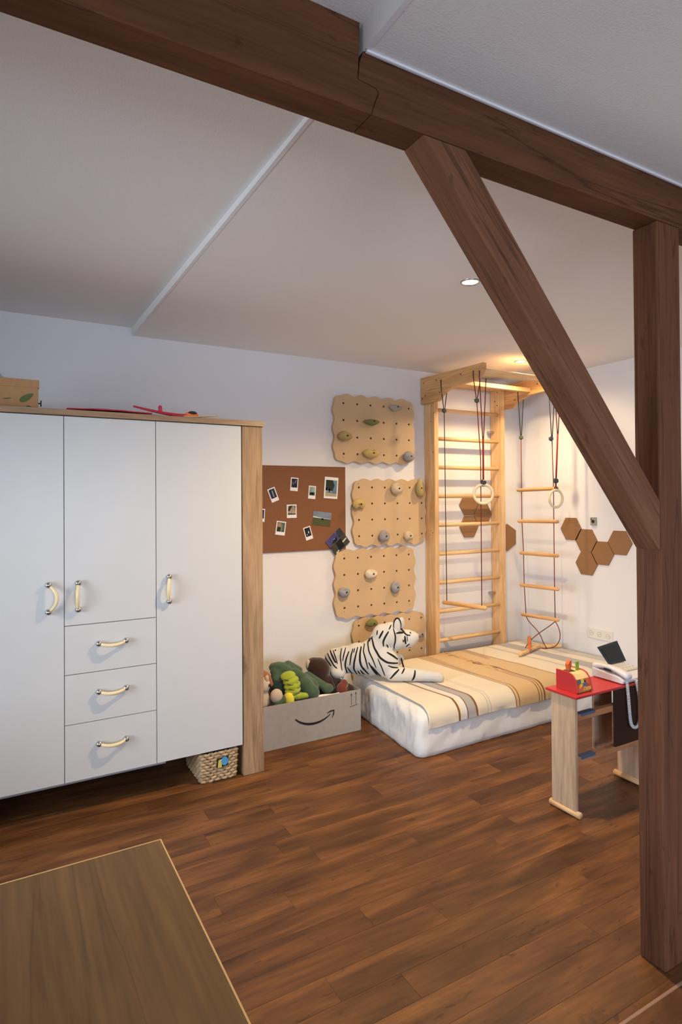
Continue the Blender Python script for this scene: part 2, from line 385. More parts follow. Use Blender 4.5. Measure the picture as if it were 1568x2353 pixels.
def blob(name, parts, mat, parent=None, voxel=0.01, it=6, fac=0.5):
    """parts: ('e', centre, radii, euler) ellipsoids and ('c', p0, p1, r0, r1) capsules fused into one soft body"""
    b = MB()
    for p in parts:
        if p[0] == 'e':
            rot = Euler(p[3]).to_matrix() if len(p) > 3 else None
            b.ball(p[1], p[2], 20, 14, rot)
        else:
            _, a, c, r0, r1 = p
            a, c = Vector(a), Vector(c)
            n = 6
            b.tube([a.lerp(c, i / n) for i in range(n + 1)], [r0 + (r1 - r0) * i / n for i in range(n + 1)], 14)
            b.ball(a, r0 * 0.995, 14, 10); b.ball(c, r1 * 0.995, 14, 10)
    me = bpy.data.meshes.new('tmp'); me.from_pydata([tuple(v) for v in b.v], [], b.f)
    bm = bmesh.new(); bm.from_mesh(me); bmesh.ops.remove_doubles(bm, verts=bm.verts, dist=1e-6); bmesh.ops.recalc_face_normals(bm, faces=bm.faces); bm.to_mesh(me); bm.free()
    o = bpy.data.objects.new('tmp', me); COL.objects.link(o)
    rm = o.modifiers.new('r', 'REMESH'); rm.mode = 'VOXEL'; rm.voxel_size = voxel
    sm = o.modifiers.new('s', 'SMOOTH'); sm.factor = fac; sm.iterations = it
    return baked(o, name, mat, parent)

# ================================================================== SETTING
XL, XR, YB, YW = -2.2, 4.33, -2.4, 4.14
ZC, ZL, XS = 2.69, 2.755, 0.775

def wall_with_opening(name, axis, pos, thick, u0, u1, v0, v1, op):
    b = MB()
    a0, a1, c0, c1 = op
    def bx(ua, ub, va, vb):
        lo, hi = min(pos, pos + thick), max(pos, pos + thick)
        if axis == 'X': b.box((lo, ua, va), (hi, ub, vb))
        else: b.box((ua, lo, va), (ub, hi, vb))
    bx(u0, a0, v0, v1); bx(a1, u1, v0, v1); bx(a0, a1, v0, c0); bx(a0, a1, c1, v1)
    return struct(b.build(name, 'wall'))

struct(MB().box((XL - .12, YW, -.05), (XR + .12, YW + .12, 2.95)).build('wall_back', 'wall'))
struct(MB().box((XR, YB, -.05), (XR + .12, YW, 2.95)).build('wall_right', 'wall'))
wall_with_opening('wall_left', 'X', XL, -.12, YB, YW, -.05, 2.95, (0.95, 2.55, 0.75, 1.98))
wall_with_opening('wall_front', 'Y', YB, -.12, XL - .12, XR + .12, -.05, 2.95, (-0.45, 2.25, 0.85, 2.05))

def window(name, axis, pos, op):
    u0, u1, v0, v1 = op
    def P(u, t, v): return (pos + t, u, v) if axis == 'X' else (u, pos + t, v)
    def bx(b, ua, ub, va, vb, t0, t1):
        p, q = P(ua, t0, va), P(ub, t1, vb)
        b.box(tuple(map(min, p, q)), tuple(map(max, p, q)))
    b = MB(); k = .05
    bx(b, u0, u1, v0, v0 + k, -.09, -.03); bx(b, u0, u1, v1 - k, v1, -.09, -.03)
    bx(b, u0, u0 + k, v0 + k, v1 - k, -.09, -.03); bx(b, u1 - k, u1, v0 + k, v1 - k, -.09, -.03)
    um = (u0 + u1) / 2; bx(b, um - .03, um + .03, v0 + k, v1 - k, -.09, -.03)
    o = struct(b.build(name, 'plastic_w', bevel=.004))
    for a, c in ((u0 + k, um - .03), (um + .03, u1 - k)):
        g = MB(); bx(g, a, c, v0 + k, v1 - k, -.065, -.06); g.build('pane', 'glass', o)
    s = MB(); bx(s, u0 - .03, u1 + .03, v0 - .025, v0 - .001, -.03, .06); s.build('window_sill', 'plastic_w', o, bevel=.004)
window('window_1', 'X', XL, (0.95, 2.55, 0.75, 1.98))
window('window_2', 'Y', YB, (-0.45, 2.25, 0.85, 2.05))

# ceiling: dropped panel on the right, slightly higher field on the left
struct(MB().box((XS, YB, ZC), (XR, YW, 2.85)).build('ceiling', 'ceil'))
struct(MB().box((XL, YB, ZL), (XS, 1.322, 2.85)).build('ceiling.001', 'ceil'))
struct(MB().prism([(1.322, 2.702), (YW, 2.743), (YW, 2.85), (1.322, 2.85)], 'X', XL, XS).build('ceiling.002', 'ceil'))
# white bead along the timber, corner profile along the step, threshold strip on the floor
struct(MB().box((XS + .004, 1.2225, ZC - .007), (XR, 1.2335, ZC)).build('trim_1', 'bead', bevel=.003))
b = MB(); b.box((XS, 1.325, ZC - .002), (XS + .014, YW, ZC)); b.box((XS, YB, ZC - .002), (XS + .014, 1.2225, ZC))
struct(b.build('trim_2', 'bead'))
struct(MB().prism([(1.1795, 0.0003), (1.190, 0.0003), (1.189, .0018), (1.1805, .0018)], 'X', -2.2, 4.33).build('trim_3', plain('threshold_strip', lin(150, 116, 96), .5)))

# floor of individual planks
floor = struct(MB().box((XL, YB, -.05), (XR, YW, -.004)).build('floor', 'subfloor'))
def plank(x0, x1, y0, y1):
    c = .0007; g = .0002; h = .004
    w, d = (x1 - x0) / 2 - g, (y1 - y0) / 2 - g
    vs = [(-w, -d, -h), (w, -d, -h), (w, d, -h), (-w, d, -h), (-w, -d, -.0006), (w, -d, -.0006), (w, d, -.0006), (-w, d, -.0006),
          (-w + c, -d + c, 0), (w - c, -d + c, 0), (w - c, d - c, 0), (-w + c, d - c, 0)]
    fs = [(0, 1, 5, 4), (1, 2, 6, 5), (2, 3, 7, 6), (3, 0, 4, 7), (4, 5, 9, 8), (5, 6, 10, 9), (6, 7, 11, 10), (7, 4, 8, 11), (8, 9, 10, 11)]
    me = bpy.data.meshes.new('plank'); me.from_pydata(vs, [], fs); me.materials.append(M['floor'])
    o = bpy.data.objects.new('plank', me); COL.objects.link(o)
    o.location = ((x0 + x1) / 2, (y0 + y1) / 2, 0)
    o.parent = floor
rows = []
y = YW
while y > YB + .01:
    y0 = max(YB, y - .117); rows.append((y0, y)); y = y0
for i, (y0, y1) in enumerate(rows):
    xs = [XL]
    if y1 > 0.95:
        x = -0.55 + random.random() * 0.75
        while x < XR - .35:
            xs.append(x); x += random.choice((.95, 1.2, 1.2, 1.35))
    else:
        x = -0.4 + random.random() * 1.1
        while x < XR - .6:
            xs.append(x); x += 2.2
    xs.append(XR)
    for a, c in zip(xs, xs[1:]): plank(a, c, y0, y1)

# ------------------------------------------------------------------ timbers
Y0, Y1 = 1.234, 1.322
t = thing('timber_beam', (0.8, 1.28, 2.541), 'long dark brown timber beam running under the ceiling', 'beam')
left = [(XL, 2.541), (.797, 2.541), (.806, 2.57), (.818, 2.599), (.813, 2.608), (.759, 2.615), (.763, 2.69), (.766, ZL), (XL, ZL)]
right = [(.7985, 2.541), (XR, 2.541), (XR, ZC), (.776, ZC), (.765, 2.66), (.7605, 2.6165), (.8145, 2.6095), (.8195, 2.599), (.8075, 2.57)]
for poly in (left, right):
    bm = MB(); n = len(poly)
    bm.prism(poly, 'Y', Y0, Y1).build('timber_section', 'timber', t, bevel=.0012)
post = tag(MB().box((1.947, Y0, 0), (2.075, 1.327, 2.541)).build('timber_post', 'timber_z', bevel=.006),
           'upright dark brown timber post standing on the plank floor', 'post')
# brace: built along its own length so the grain runs with it
p0, p1 = Vector((.957, 0, 2.541)), Vector((1.947, 0, 1.418))
d = (p1 - p0).normalized(); ang = math.atan2(-d.z, d.x)
L = (p1 - p0).length; nrm_w = .10
mt = Matrix.Translation((p0.x, Y0, p0.z)) @ Matrix.Rotation(ang, 4, 'Y')
def loc2(P): q = mt.inverted() @ Vector((P[0], Y0, P[1])); return (q.x, q.z)
poly = [loc2(q) for q in ((.957, 2.541), (1.947, 1.418), (1.947, 1.585), (1.10, 2.541))]
bo = MB().prism(poly, 'Y', 0, 1.324 - Y0).build('timber_brace', 'timber_b', bevel=.005)
bo.matrix_world = mt
tag(bo, 'slanting dark brown timber brace between beam and post', 'brace')

# ------------------------------------------------------------------ downlights
def downlight(x, y, power, label):
    t = thing('downlight', (x, y, ZC), label, 'lamp', 'recessed ceiling downlights')
    ring = MB(); n = 32
    prof = [(.048, .0), (.048, -.004), (.042, -.007), (.039, -.001)]
    vs = [(x + r * math.cos(2 * math.pi * k / n), y + r * math.sin(2 * math.pi * k / n), ZC + z - .0002) for r, z in prof for k in range(n)]
    fs = [(j * n + k, j * n + (k + 1) % n, (j + 1) * n + (k + 1) % n, (j + 1) * n + k) for j in range(3) for k in range(n)]
    ring.add(vs, fs); ring.build('trim_ring', 'steel', t, smooth=True)
    MB().cyl((x, y, ZC - .0026), (x, y, ZC - .0006), .039, 28).build('lens', 'lens', t)
    l = bpy.data.lights.new('downlight_lamp', 'SPOT'); l.energy = power; l.color = (1.0, 0.71, 0.37); l.spot_size = R(160); l.spot_blend = 0.85
    l.shadow_soft_size = 0.03
    o = bpy.data.objects.new('downlight_lamp', l); COL.objects.link(o); o.location = (0, 0, -.02); o.parent = t
downlight(2.07, 2.30, 178, 'lit recessed downlight in the ceiling nearer the timber beam')
downlight(3.63, 3.455, 62, 'lit recessed downlight in the ceiling above the climbing frame')

# ------------------------------------------------------------------ wardrobe
W = thing('wardrobe', (0.5, 3.7, 0), 'white three-door wardrobe with oak surround and cream bow handles', 'wardrobe')
YF = 3.331
XW0, XW1 = -.33, 1.366
MB().box((1.241, YF, 0), (XW1, 4.0, 2.03)).build('side_panel', 'oak', W, bevel=.0015)
MB().box((XW0, YF, 0), (-.207, 4.0, 2.03)).build('side_panel', 'oak', W, bevel=.0015)
MB().box((XW0 - .004, YF - .012, 2.032), (XW1 + .008, 4.0, 2.062)).build('top_board', 'oak_x', W, bevel=.0015)
b = MB()
b.box((-.205, YF + .024, .163), (.80, 3.98, .185)); b.box((-.205, YF + .022, .185), (1.239, 3.98, 2.03))
b.build('carcass', 'carcass', W)
gap = .0016
def handle(parent, x, z, vertical, bow):
    n = 16; half = .067; pts = []; rr = []
    for i in range(n + 1):
        q = -1 + 2 * i / n
        k_ = 1 - abs(q) ** 2.2
        out = .014 + .026 * k_
        p = (x + bow * k_, YF - out, z + q * half) if vertical else (x + q * half, YF - out, z + bow * k_)
        pts.append(p); rr.append(.0065 + .0030 * (1 - q * q))
    h = MB().tube(pts, rr, 12).build('handle', 'cream', parent, smooth=True)
    for q in (-1, 1):
        e = MB(); c = (x, YF - .015, z + q * half) if vertical else (x + q * half, YF - .015, z)
        e.ball(c, (.0155, .0155, .0155)); e.cyl((c[0], YF - .0002, c[2]), (c[0], YF - .012, c[2]), .012, 16)
        e.build('knob_end', 'chrome', h, smooth=True)
def front(name, x0, x1, z0, z1): return MB().box((x0 + gap, YF, z0 + gap), (x1 - gap, YF + .019, z1 - gap)).build(name, 'door', W, bevel=.001)
dl = front('door', -.205, .293, .180, 2.030); handle(dl, .221, 1.116, True, .036)
dm = front('door', .293, .747, .968, 2.030); handle(dm, .357, 1.116, True, -.006)
dr = front('door', .747, 1.236, .180, 2.030); handle(dr, .814, 1.117, True, -.010)
for z0, z1, hz in ((.720, .968, .865), (.468, .720, .618), (.180, .468, .351)):
    q = front('drawer', .293, .747, z0, z1); handle(q, .521, hz, False, -.011)

# ------------------------------------------------------------------ things on the wardrobe
t = thing('storage_box', (0.05, 3.6, 2.063), 'brown cardboard box with green leaf prints on top of wardrobe', 'box')
bx0, bx1, by0, by1, bz = -.16, .187, 3.42, 3.72, 2.063
MB().box((bx0 + .004, by0 + .004, bz), (bx1 - .004, by1 - .004, bz + .118)).build('box_body', 'kraft_b', t, bevel=.002)
MB().box((bx0, by0, bz + .112), (bx1, by1, bz + .152)).build('lid', 'kraft_b', t, bevel=.002)
def leaf(cx, cz, l, wd, a, nm='leaf_print'):
    n = 18; P = []
    for k in range(n):
        th = 2 * math.pi * k / n; u = math.cos(th) * l / 2; v = math.sin(th) * wd / 2 * (1.0 - .25 * math.cos(th))
        P.append((cx + u * math.cos(a) - v * math.sin(a), cz + u * math.sin(a) + v * math.cos(a)))
    MB().prism(P, 'Y', by0 + .0032, by0 + .0041).build(nm, 'leafprint', t)
leaf(.130, bz + .060, .075, .030, R(35)); leaf(.140, bz + .012, .024, .018, 0); leaf(.045, bz + .05, .04, .006, R(8)); leaf(-.06, bz + .06, .07, .03, R(-30))
k = MB(); k.cyl((bx1 - .004, 3.5, bz + .045), (bx1 + .010, 3.5, bz + .045), .0035, 12); k.cyl((bx1 + .010, 3.5, bz + .045), (bx1 + .0145, 3.5, bz + .045), .016, 20)
k.build('knob', 'dark', t, smooth=False)
pot = thing('white_cup', (0.0, 3.62, bz + .152), 'small white cup standing on the leaf-print cardboard box', 'cup')
b = MB(); n = 24; prof = [(.0, .0), (.018, .0), (.026, .05), (.0245, .05), (.017, .004), (0, .004)]
b.add([(-.005 + r * math.cos(2 * math.pi * k / n), 3.62 + r * math.sin(2 * math.pi * k / n), bz + .1523 + z) for r, z in prof for k in range(n)],
      [(j * n + k, j * n + (k + 1) % n, (j + 1) * n + (k + 1) % n, (j + 1) * n + k) for j in range(5) for k in range(n)])
b.build('cup_body', 'plastic_w', pot, smooth=True)
MB().tube([(.018, 3.62, bz + .165), (.036, 3.62, bz + .170), (.040, 3.62, bz + .185), (.021, 3.62, bz + .192)], .003, 8).build('cup_handle', 'plastic_w', pot, smooth=True)

# red folded cloth lying flat
def cloth(u, v):
    x = .31 + u * .42; y = 3.335 + v * .22
    return (x, y, 2.067 + (.016 * math.sin(math.pi * min(1, u * .9 + .05)) + .003) * math.sin(math.pi * (.12 + .76 * v)) + .0015 * noise.noise(Vector((x * 20, y * 20, 0))))
b = MB(); b.grid(cloth, 40, 14)
cl = b.build('red_cloth', 'red_deep', smooth=True); so = cl.modifiers.new('s', 'SOLIDIFY'); so.thickness = .006; so.offset = 0
tag(cl, 'flat folded crimson cloth lying on the wardrobe top', 'cloth')
# red toy glider: curved body with an upright fin, orange nose with black canopy, pale wooden wing tip
t = thing('toy_glider', (.82, 3.36, 2.063), 'red curved toy glider with upright fin and orange nose on wardrobe', 'toy')
pts = []; rad = []
for i in range(15):
    s_ = i / 14; x = .640 + .285 * s_; z = 2.106 - .034 * math.sin(s_ * math.pi / 2) - .001 * s_
    pts.append((x, 3.36, z)); rad.append(.0050 + .0055 * s_)
MB().tube(pts, rad, 12, round_caps=True).build('body', 'red_deep', t, smooth=True)
MB().prism([(.767, 2.076), (.790, 2.076), (.788, 2.115), (.783, 2.121), (.774, 2.121), (.769, 2.115)], 'Y', 3.356, 3.364).build('fin', 'red_deep', t, bevel=.002)
MB().ball((.952, 3.36, 2.0795), (.040, .020, .0160)).build('nose', 'orange', t, smooth=True)
MB().ball((.955, 3.352, 2.088), (.026, .017, .0115)).build('canopy', 'dark', t, smooth=True)
wing = MB(); wing.grid(lambda u, v: (.90 + u * .20, 3.35 + (v - .5) * .05 * (1 - .7 * u), 2.066 + .018 * u * u), 14, 4)
wo = wing.build('wing', 'birch', t, smooth=True); so = wo.modifiers.new('s', 'SOLIDIFY'); so.thickness = .005; so.offset = 0

# ------------------------------------------------------------------ wicker basket under the wardrobe
t = thing('wicker_basket', (1.1, 3.5, 0), 'square woven wicker basket tucked under the wardrobe', 'basket')
cx, cy, hw, hd, hh = 1.098, 3.50, .106, .158, .170
def rim(sc, z, ph, rows_n=None):
    P = []; per = 2 * (2 * hw + 2 * hd); n = 128
    for i in range(n):
        s = i / n * per
        a, c = hw * sc, hd * sc; q = s * sc
        if q < 2 * a: p = Vector((-a + q, -c)); nr = Vector((0, -1))
        elif q < 2 * a + 2 * c: p = Vector((a, -c + q - 2 * a)); nr = Vector((1, 0))
        elif q < 4 * a + 2 * c: p = Vector((a - (q - 2 * a - 2 * c), c)); nr = Vector((0, 1))
        else: p = Vector((-a, c - (q - 4 * a - 2 * c))); nr = Vector((-1, 0))
        p = p + nr * .0050 * math.sin(2 * math.pi * s / .044 + ph)
        P.append((cx + p.x, cy + p.y, z + .0018 * math.sin(i * 1.7 + ph)))
    return P
wv = MB(); nr_ = 10
for r_ in range(nr_):
    z = .010 + r_ * (hh - .020) / (nr_ - 1)
    wv.tube(rim(.93 + .07 * r_ / nr_, z, math.pi * (r_ % 2)), .0088, 6, closed=True)
wv.build('weave', 'wicker', t, smooth=True)['kind'] = 'stuff'
st = MB()
for k in range(16):
    for sx in (-1, 1):
        y_ = cy - hd * .93 + k * hd * 1.86 / 15
        st.cyl((cx + sx * hw * .93, y_, .004), (cx + sx * hw * .995, y_, hh), .003, 6)
for k in range(11):
    for sy in (-1, 1):
        x_ = cx - hw * .93 + k * hw * 1.86 / 10
        st.cyl((x_, cy + sy * hd * .93, .004), (x_, cy + sy * hd * .995, hh), .003, 6)
st.build('stakes', 'wicker', t, smooth=True)['kind'] = 'stuff'
MB().box((cx - hw * .92, cy - hd * .92, .001), (cx + hw * .92, cy + hd * .92, .006)).build('basket_base', 'wicker', t)
n = 12
MB().prism([(1.126 + .020 * math.cos(2 * math.pi * k / n) * (1 if k % 3 else 1.12), .112 + .024 * math.sin(2 * math.pi * k / n)) for k in range(n)], 'Y', 3.3285, 3.3330).build('tag', plain('blue_tag', lin(70, 150, 196), 0.5), t)
MB().prism([(1.085, .082), (1.108, .080), (1.110, .125), (1.090, .122)], 'Y', 3.3292, 3.3330).build('tag', plain('yellow_tag', lin(206, 186, 84), 0.5), t)
MB().prism([(1.078, .079), (1.146, .083), (1.150, .139), (1.082, .131)], 'Y', 3.3331, 3.3345).build('tag_backing', 'dark', t)

# ------------------------------------------------------------------ desk at the lower left
t = thing('desk', (0.0, 1.1, 0), 'desk with plain brown oak-effect top in front of the wardrobe', 'desk')
MB().box((-.75, .35, .695), (.366, 1.60, .7195)).build('desk_top', 'desk', t)
b = MB(); b.box((.366, .35, .695), (.3695, 1.60, .7199)); b.box((-.75, 1.60, .695), (.3695, 1.6035, .7199))
b.build('edge_band', 'desk_edge', t)
for x in (-.70, .27):
    for y in (.40, 1.50): MB().box((x, y, 0), (x + .05, y + .05, .695)).build('leg', 'desk', t, bevel=.002)
b = MB(); b.box((-.65, .42, .62), (.27, .44, .695)); b.build('apron', 'desk', t)

# ------------------------------------------------------------------ climbing boards with holds
def scallop(w, h, amp=.009, corner=.05):
    """outline of a board with a wavy edge, counter-clockwise, centred on 0,0"""
    P = []
    def edge(a, c, nw):
        a, c = Vector(a), Vector(c); d = (c - a); n_ = Vector((d.y, -d.x)).normalized(); ns = nw * 8
        for i in range(ns):
            s = i / ns
            P.append(a + d * s + n_ * amp * -math.cos(2 * math.pi * nw * s))
    x, y, k = w / 2 - amp, h / 2 - amp, corner
    def arc(c, a0):
        for i in range(6):
            a = a0 + math.pi / 2 * i / 6
            P.append(Vector((c[0] + (k - amp) * math.cos(a), c[1] + (k - amp) * math.sin(a))))
    edge((-x + k, -y), (x - k, -y), 5); arc((x - k, -y + k), -math.pi / 2)
    edge((x, -y + k), (x, y - k), 3); arc((x - k, y - k), 0)
    edge((x - k, y), (-x + k, y), 5); arc((-x + k, y - k), math.pi / 2)
    edge((-x, y - k), (-x, -y + k), 3); arc((-x + k, -y + k), math.pi)
    return [(p.x, p.y) for p in P]

def hold(parent, x, z, w, h, kind, mat, rot=0.0, out=.055):
    yb = 4.1098
    bm = bmesh.new(); bmesh.ops.create_icosphere(bm, subdivisions=3, radius=1.0)
    seed = Vector((x * 7, z * 5, 1))
    for v in bm.verts:
        p = v.co.copy()
        if kind == 'wedge':
            p.z = p.z * (1 - .35 * abs(p.x)) if p.z < 0 else p.z * .55; p.y *= 1.0
        elif kind == 'cup':
            d_ = max(0, 1 - ((p.x - .1) ** 2 + (p.z - .35) ** 2) / .3); p.y += .55 * d_ if p.y < 0 else 0; p.z *= 1 - .15 * p.x
        elif kind == 'heart':
            p.z -= .55 * max(0, 1 - abs(p.x) / .42) if p.z > 0 else 0
        elif kind == 'horn':
            p.x += .4 * p.z * p.z; p.z *= 1.05
        p += p.normalized() * .10 * noise.noise(p * 1.7 + seed)
        p = Matrix.Rotation(rot, 3, 'Y') @ p
        yy = -p.y                       # towards the room is -Y
        v.co = Vector((x + p.x * w / 2, yb - out * .5 + max(min(p.y, 1), -1.2) * out * .5, z + p.z * h / 2))
        v.co.y = min(v.co.y, yb)
    me = bpy.data.meshes.new('climbing_hold'); bm.to_mesh(me); bm.free()
    o = finish('climbing_hold', me, mat, parent, smooth=True)
    MB().cyl((x + w * .06, yb - out * .93, z + h * .03), (x + w * .06, yb - out * 1.03, z + h * .03), .0065, 10).build('bolt', 'hole', o)

def climbing_board(cx, cz, hx0, hz0, dx, dz, label, holds, skip=(), width=.79):
    t = thing('climbing_board', (cx, 4.12, cz), label, 'climbing board', 'scalloped climbing boards on the wall')
    P = [(cx + a, cz + c) for a, c in scallop(width, .55)]
    b = MB(); b.prism(P, 'Y', 4.110, 4.134)
    me = bpy.data.meshes.new('tmp'); me.from_pydata(b.v, [], b.f)
    bm = bmesh.new(); bm.from_mesh(me); bmesh.ops.recalc_face_normals(bm, faces=bm.faces); bm.to_mesh(me); bm.free()
    o = bpy.data.objects.new('tmp', me); COL.objects.link(o)
    cut = MB()
    spots = []
    for i in range(6):
        for j in range(4):
            if (i, j) in skip: continue
            spots.append((hx0 + i * dx, hz0 - j * dz, .0088))
    for sx in (0, 5):
        for sj, s_ in ((0, .030), (3, -.030)): spots.append((hx0 + sx * dx + (.004 if sx else -.004), hz0 - sj * dz + s_, .0035))
    for x, z, r in spots: cut.cyl((x, 4.100, z), (x, 4.125, z), r, 12)
    cme = bpy.data.meshes.new('cut'); cme.from_pydata([tuple(v) for v in cut.v], [], cut.f)
    bm = bmesh.new(); bm.from_mesh(cme); bmesh.ops.recalc_face_normals(bm, faces=bm.faces); bm.to_mesh(cme); bm.free()
    co = bpy.data.objects.new('cut', cme); COL.objects.link(co)
    md = o.modifiers.new('b', 'BOOLEAN'); md.operation = 'DIFFERENCE'; md.object = co; md.solver = 'EXACT'
    baked(o, 'board', 'birch', t, smooth=False)
    bpy.data.objects.remove(co, do_unlink=True)
    pl = MB()
    for x, z, r in spots:
        MB().cyl((x, 4.1185, z), (x, 4.1205, z), r * .98, 10).build('insert', 'hole', t)
    for hd_ in holds: hold(t, *hd_)
climbing_board(2.672, 2.158, 2.374, 2.356, .1268, .133, 'wavy-edged climbing board topmost on the white wall',
    [(2.852, 2.352, .122, .068, 'wedge', 'hold_grey', R(8)), (2.620, 2.222, .145, .064, 'wedge', 'hold_green', R(-4)), (2.372, 2.093, .130, .074, 'cup', 'hold_olive', R(12)),
     (2.613, 1.965, .149, .076, 'heart', 'hold_yellow', R(4)), (2.985, 1.950, .107, .09, 'round', 'hold_stone', 0)], skip=((4, 0), (2, 1), (0, 2), (2, 3), (5, 3)))
climbing_board(2.815, 1.488, 2.511, 1.692, .1250, .130, 'wavy-edged climbing board right beside the cork pin board',
    [(2.862, 1.682, .117, .095, 'cup', 'hold_beige', 0), (2.493, 1.558, .117, .09, 'heart', 'hold_yellow', R(180)), (3.091, 1.683, .07, .15, 'horn', 'hold_olive', R(-12)),
     (2.733, 1.295, .108, .094, 'cup', 'hold_stone', R(20)), (2.975, 1.290, .089, .076, 'cup', 'hold_beige', R(25))], skip=((3, 0), (0, 1), (5, 0), (2, 3), (4, 3)), width=.735)
climbing_board(2.672, .930, 2.372, 1.132, .1250, .1295, 'wavy-edged climbing board with three holds above the plush tiger',
    [(2.605, .998, .120, .08, 'cup', 'hold_white', R(-10)), (2.356, .872, .104, .078, 'cup', 'hold_blue', R(-25)), (2.842, .872, .086, .096, 'cup', 'hold_blue', R(-30))],
    skip=((2, 1), (0, 2), (4, 2)))
climbing_board(2.805, .378, 2.502, .590, .1240, .1295, 'wavy-edged climbing board lowest on the wall behind the plush tiger',
    [(2.608, .600, .116, .086, 'wedge', 'hold_green', R(180)), (3.085, .462, .10, .06, 'wedge', 'hold_stone', R(20))], skip=((1, 0), (5, 1)), width=.735)

# ------------------------------------------------------------------ cork pin board and prints
pb = tag(MB().box((1.42, 4.128, 1.206), (2.397, 4.139, 1.853)).build('pin_board', 'cork_brown', bevel=.001),
         'brown cork pin board hung with small photo prints', 'pin board')
def pic_mat(name, cols, scale=18, seed=0.0, split=None):
    m, n, b = new_mat(name, 0.3, 0.4)
    N, L = n.nodes.new, n.links.new
    tc = N('ShaderNodeTexCoord'); mp = N('ShaderNodeMapping'); mp.inputs['Location'].default_value = (seed, seed * 2, seed * 3); L(tc.outputs['Object'], mp.inputs[0])
    nz = N('ShaderNodeTexNoise'); nz.inputs['Scale'].default_value = scale; nz.inputs['Detail'].default_value = 2; L(mp.outputs[0], nz.inputs['Vector'])
    rp = N('ShaderNodeValToRGB'); cr = rp.color_ramp
    while len(cr.elements) < len(cols): cr.elements.new(.5)
    for i, c in enumerate(cols): cr.elements[i].position = .3 + .4 * i / max(1, len(cols) - 1); cr.elements[i].color = c
    L(nz.outputs['Fac'], rp.inputs['Fac']); L(rp.outputs['Color'], b.inputs['Base Color'])
    return m
def photo(cx, cz, w, h, ang, label, cols, pict, extra=(), y=4.1265, scale=40):
    """white-bordered print; pict = (x0, x1, z0, z1) picture window in fractions; extra = (poly in fractions, colour)"""
    t = thing('photo_print', (cx, y, cz), label, 'photo', 'photo prints on the cork board')
    t.rotation_euler = (0, -R(ang), 0)
    def add(mb, nm, mt_):
        o = mb.build(nm, mt_); o.parent = t; return o
    add(MB().prism([(-w / 2, -h / 2), (w / 2, -h / 2), (w / 2, h / 2), (-w / 2, h / 2)], 'Y', -.0006, .0009), 'paper', 'paper')
    x0, x1, z0, z1 = pict
    add(MB().prism([((x0 - .5) * w, (z0 - .5) * h), ((x1 - .5) * w, (z0 - .5) * h), ((x1 - .5) * w, (z1 - .5) * h), ((x0 - .5) * w, (z1 - .5) * h)], 'Y', -.0010, -.0006), 'picture', pic_mat('picture', cols, scale, cx * 3))
    for poly, c in extra:
        add(MB().prism([((a - .5) * w, (q - .5) * h) for a, q in poly], 'Y', -.0013, -.0010), 'picture_detail', plain('picture_ink', c, .3))
navy = [lin(28, 30, 44), lin(44, 48, 66), lin(60, 64, 84)]
std = (.12, .88, .26, .92)
photo(1.777, 1.635, .062, .105, 21.3, 'tilted instant photo with a pale vertical streak on dark blue', navy, std, [([(.45, .34), (.55, .34), (.57, .80), (.47, .80)], lin(176, 180, 190))])
photo(1.950, 1.714, .063, .101, -4.6, 'upright instant photo of dark scene, highest on the cork board', navy, std, [([(.58, .60), (.66, .60), (.74, .82), (.64, .82)], lin(150, 152, 160)), ([(.2, .5), (.5, .48), (.45, .66), (.25, .64)], lin(90, 88, 96))])
photo(2.100, 1.653, .062, .100, -4.8, 'narrow instant photo with pale green top and dark base', [lin(120, 150, 142), lin(160, 184, 172)], std, [([(.15, .28), (.85, .28), (.85, .52), (.15, .50)], lin(44, 58, 54)), ([(.35, .36), (.65, .36), (.6, .46), (.4, .46)], lin(130, 136, 126))])
photo(2.267, 1.688, .121, .167, -4.1, 'largest white-framed photo, dark green trees against blue sky', [lin(86, 120, 140), lin(120, 150, 164)], (.1, .92, .1, .86), [([(.1, .36), (.62, .36), (.74, .62), (.6, .86), (.1, .86)], lin(44, 56, 44)), ([(.1, .1), (.92, .1), (.92, .24), (.1, .26)], lin(176, 164, 130)), ([(.12, .34), (.22, .3), (.2, .48), (.12, .5)], lin(206, 206, 210)), ([(.36, .30), (.44, .28), (.42, .48), (.34, .46)], lin(40, 60, 120)), ([(.46, .3), (.54, .3), (.5, .44)], lin(190, 190, 196))], scale=14)
photo(1.927, 1.511, .081, .101, .7, 'square instant photo with a brown and beige scene', [lin(150, 134, 116), lin(182, 166, 146)], (.1, .9, .24, .92), [([(.12, .5), (.3, .52), (.5, .8), (.62, .92), (.5, .92), (.2, .86)], lin(60, 50, 44)), ([(.1, .24), (.9, .24), (.9, .32), (.1, .36)], lin(80, 64, 54)), ([(.74, .86), (.88, .7), (.88, .88)], lin(40, 40, 46))])
photo(1.682, 1.485, .054, .096, -3.5, 'dark instant photo half hidden behind the wardrobe edge', [lin(30, 30, 60), lin(44, 44, 84)], std)
photo(1.836, 1.386, .077, .103, -8, 'tilted square instant photo with a dark foreground and orange house', [lin(60, 80, 76), lin(96, 116, 108)], (.1, .9, .24, .92), [([(.14, .6), (.5, .6), (.5, .86), (.18, .86)], lin(176, 134, 92)), ([(.1, .26), (.46, .26), (.5, .56), (.12, .54)], lin(46, 52, 36)), ([(.5, .26), (.62, .26), (.66, .76), (.54, .8)], lin(140, 144, 120))])
photo(2.064, 1.341, .062, .101, 15.7, 'tilted instant photo with two white dots on black', [lin(26, 28, 36), lin(40, 44, 54)], std, [([(.5, .5), (.62, .48), (.66, .62), (.56, .66)], lin(226, 226, 226)), ([(.28, .36), (.38, .36), (.38, .46), (.28, .44)], lin(200, 200, 204))])
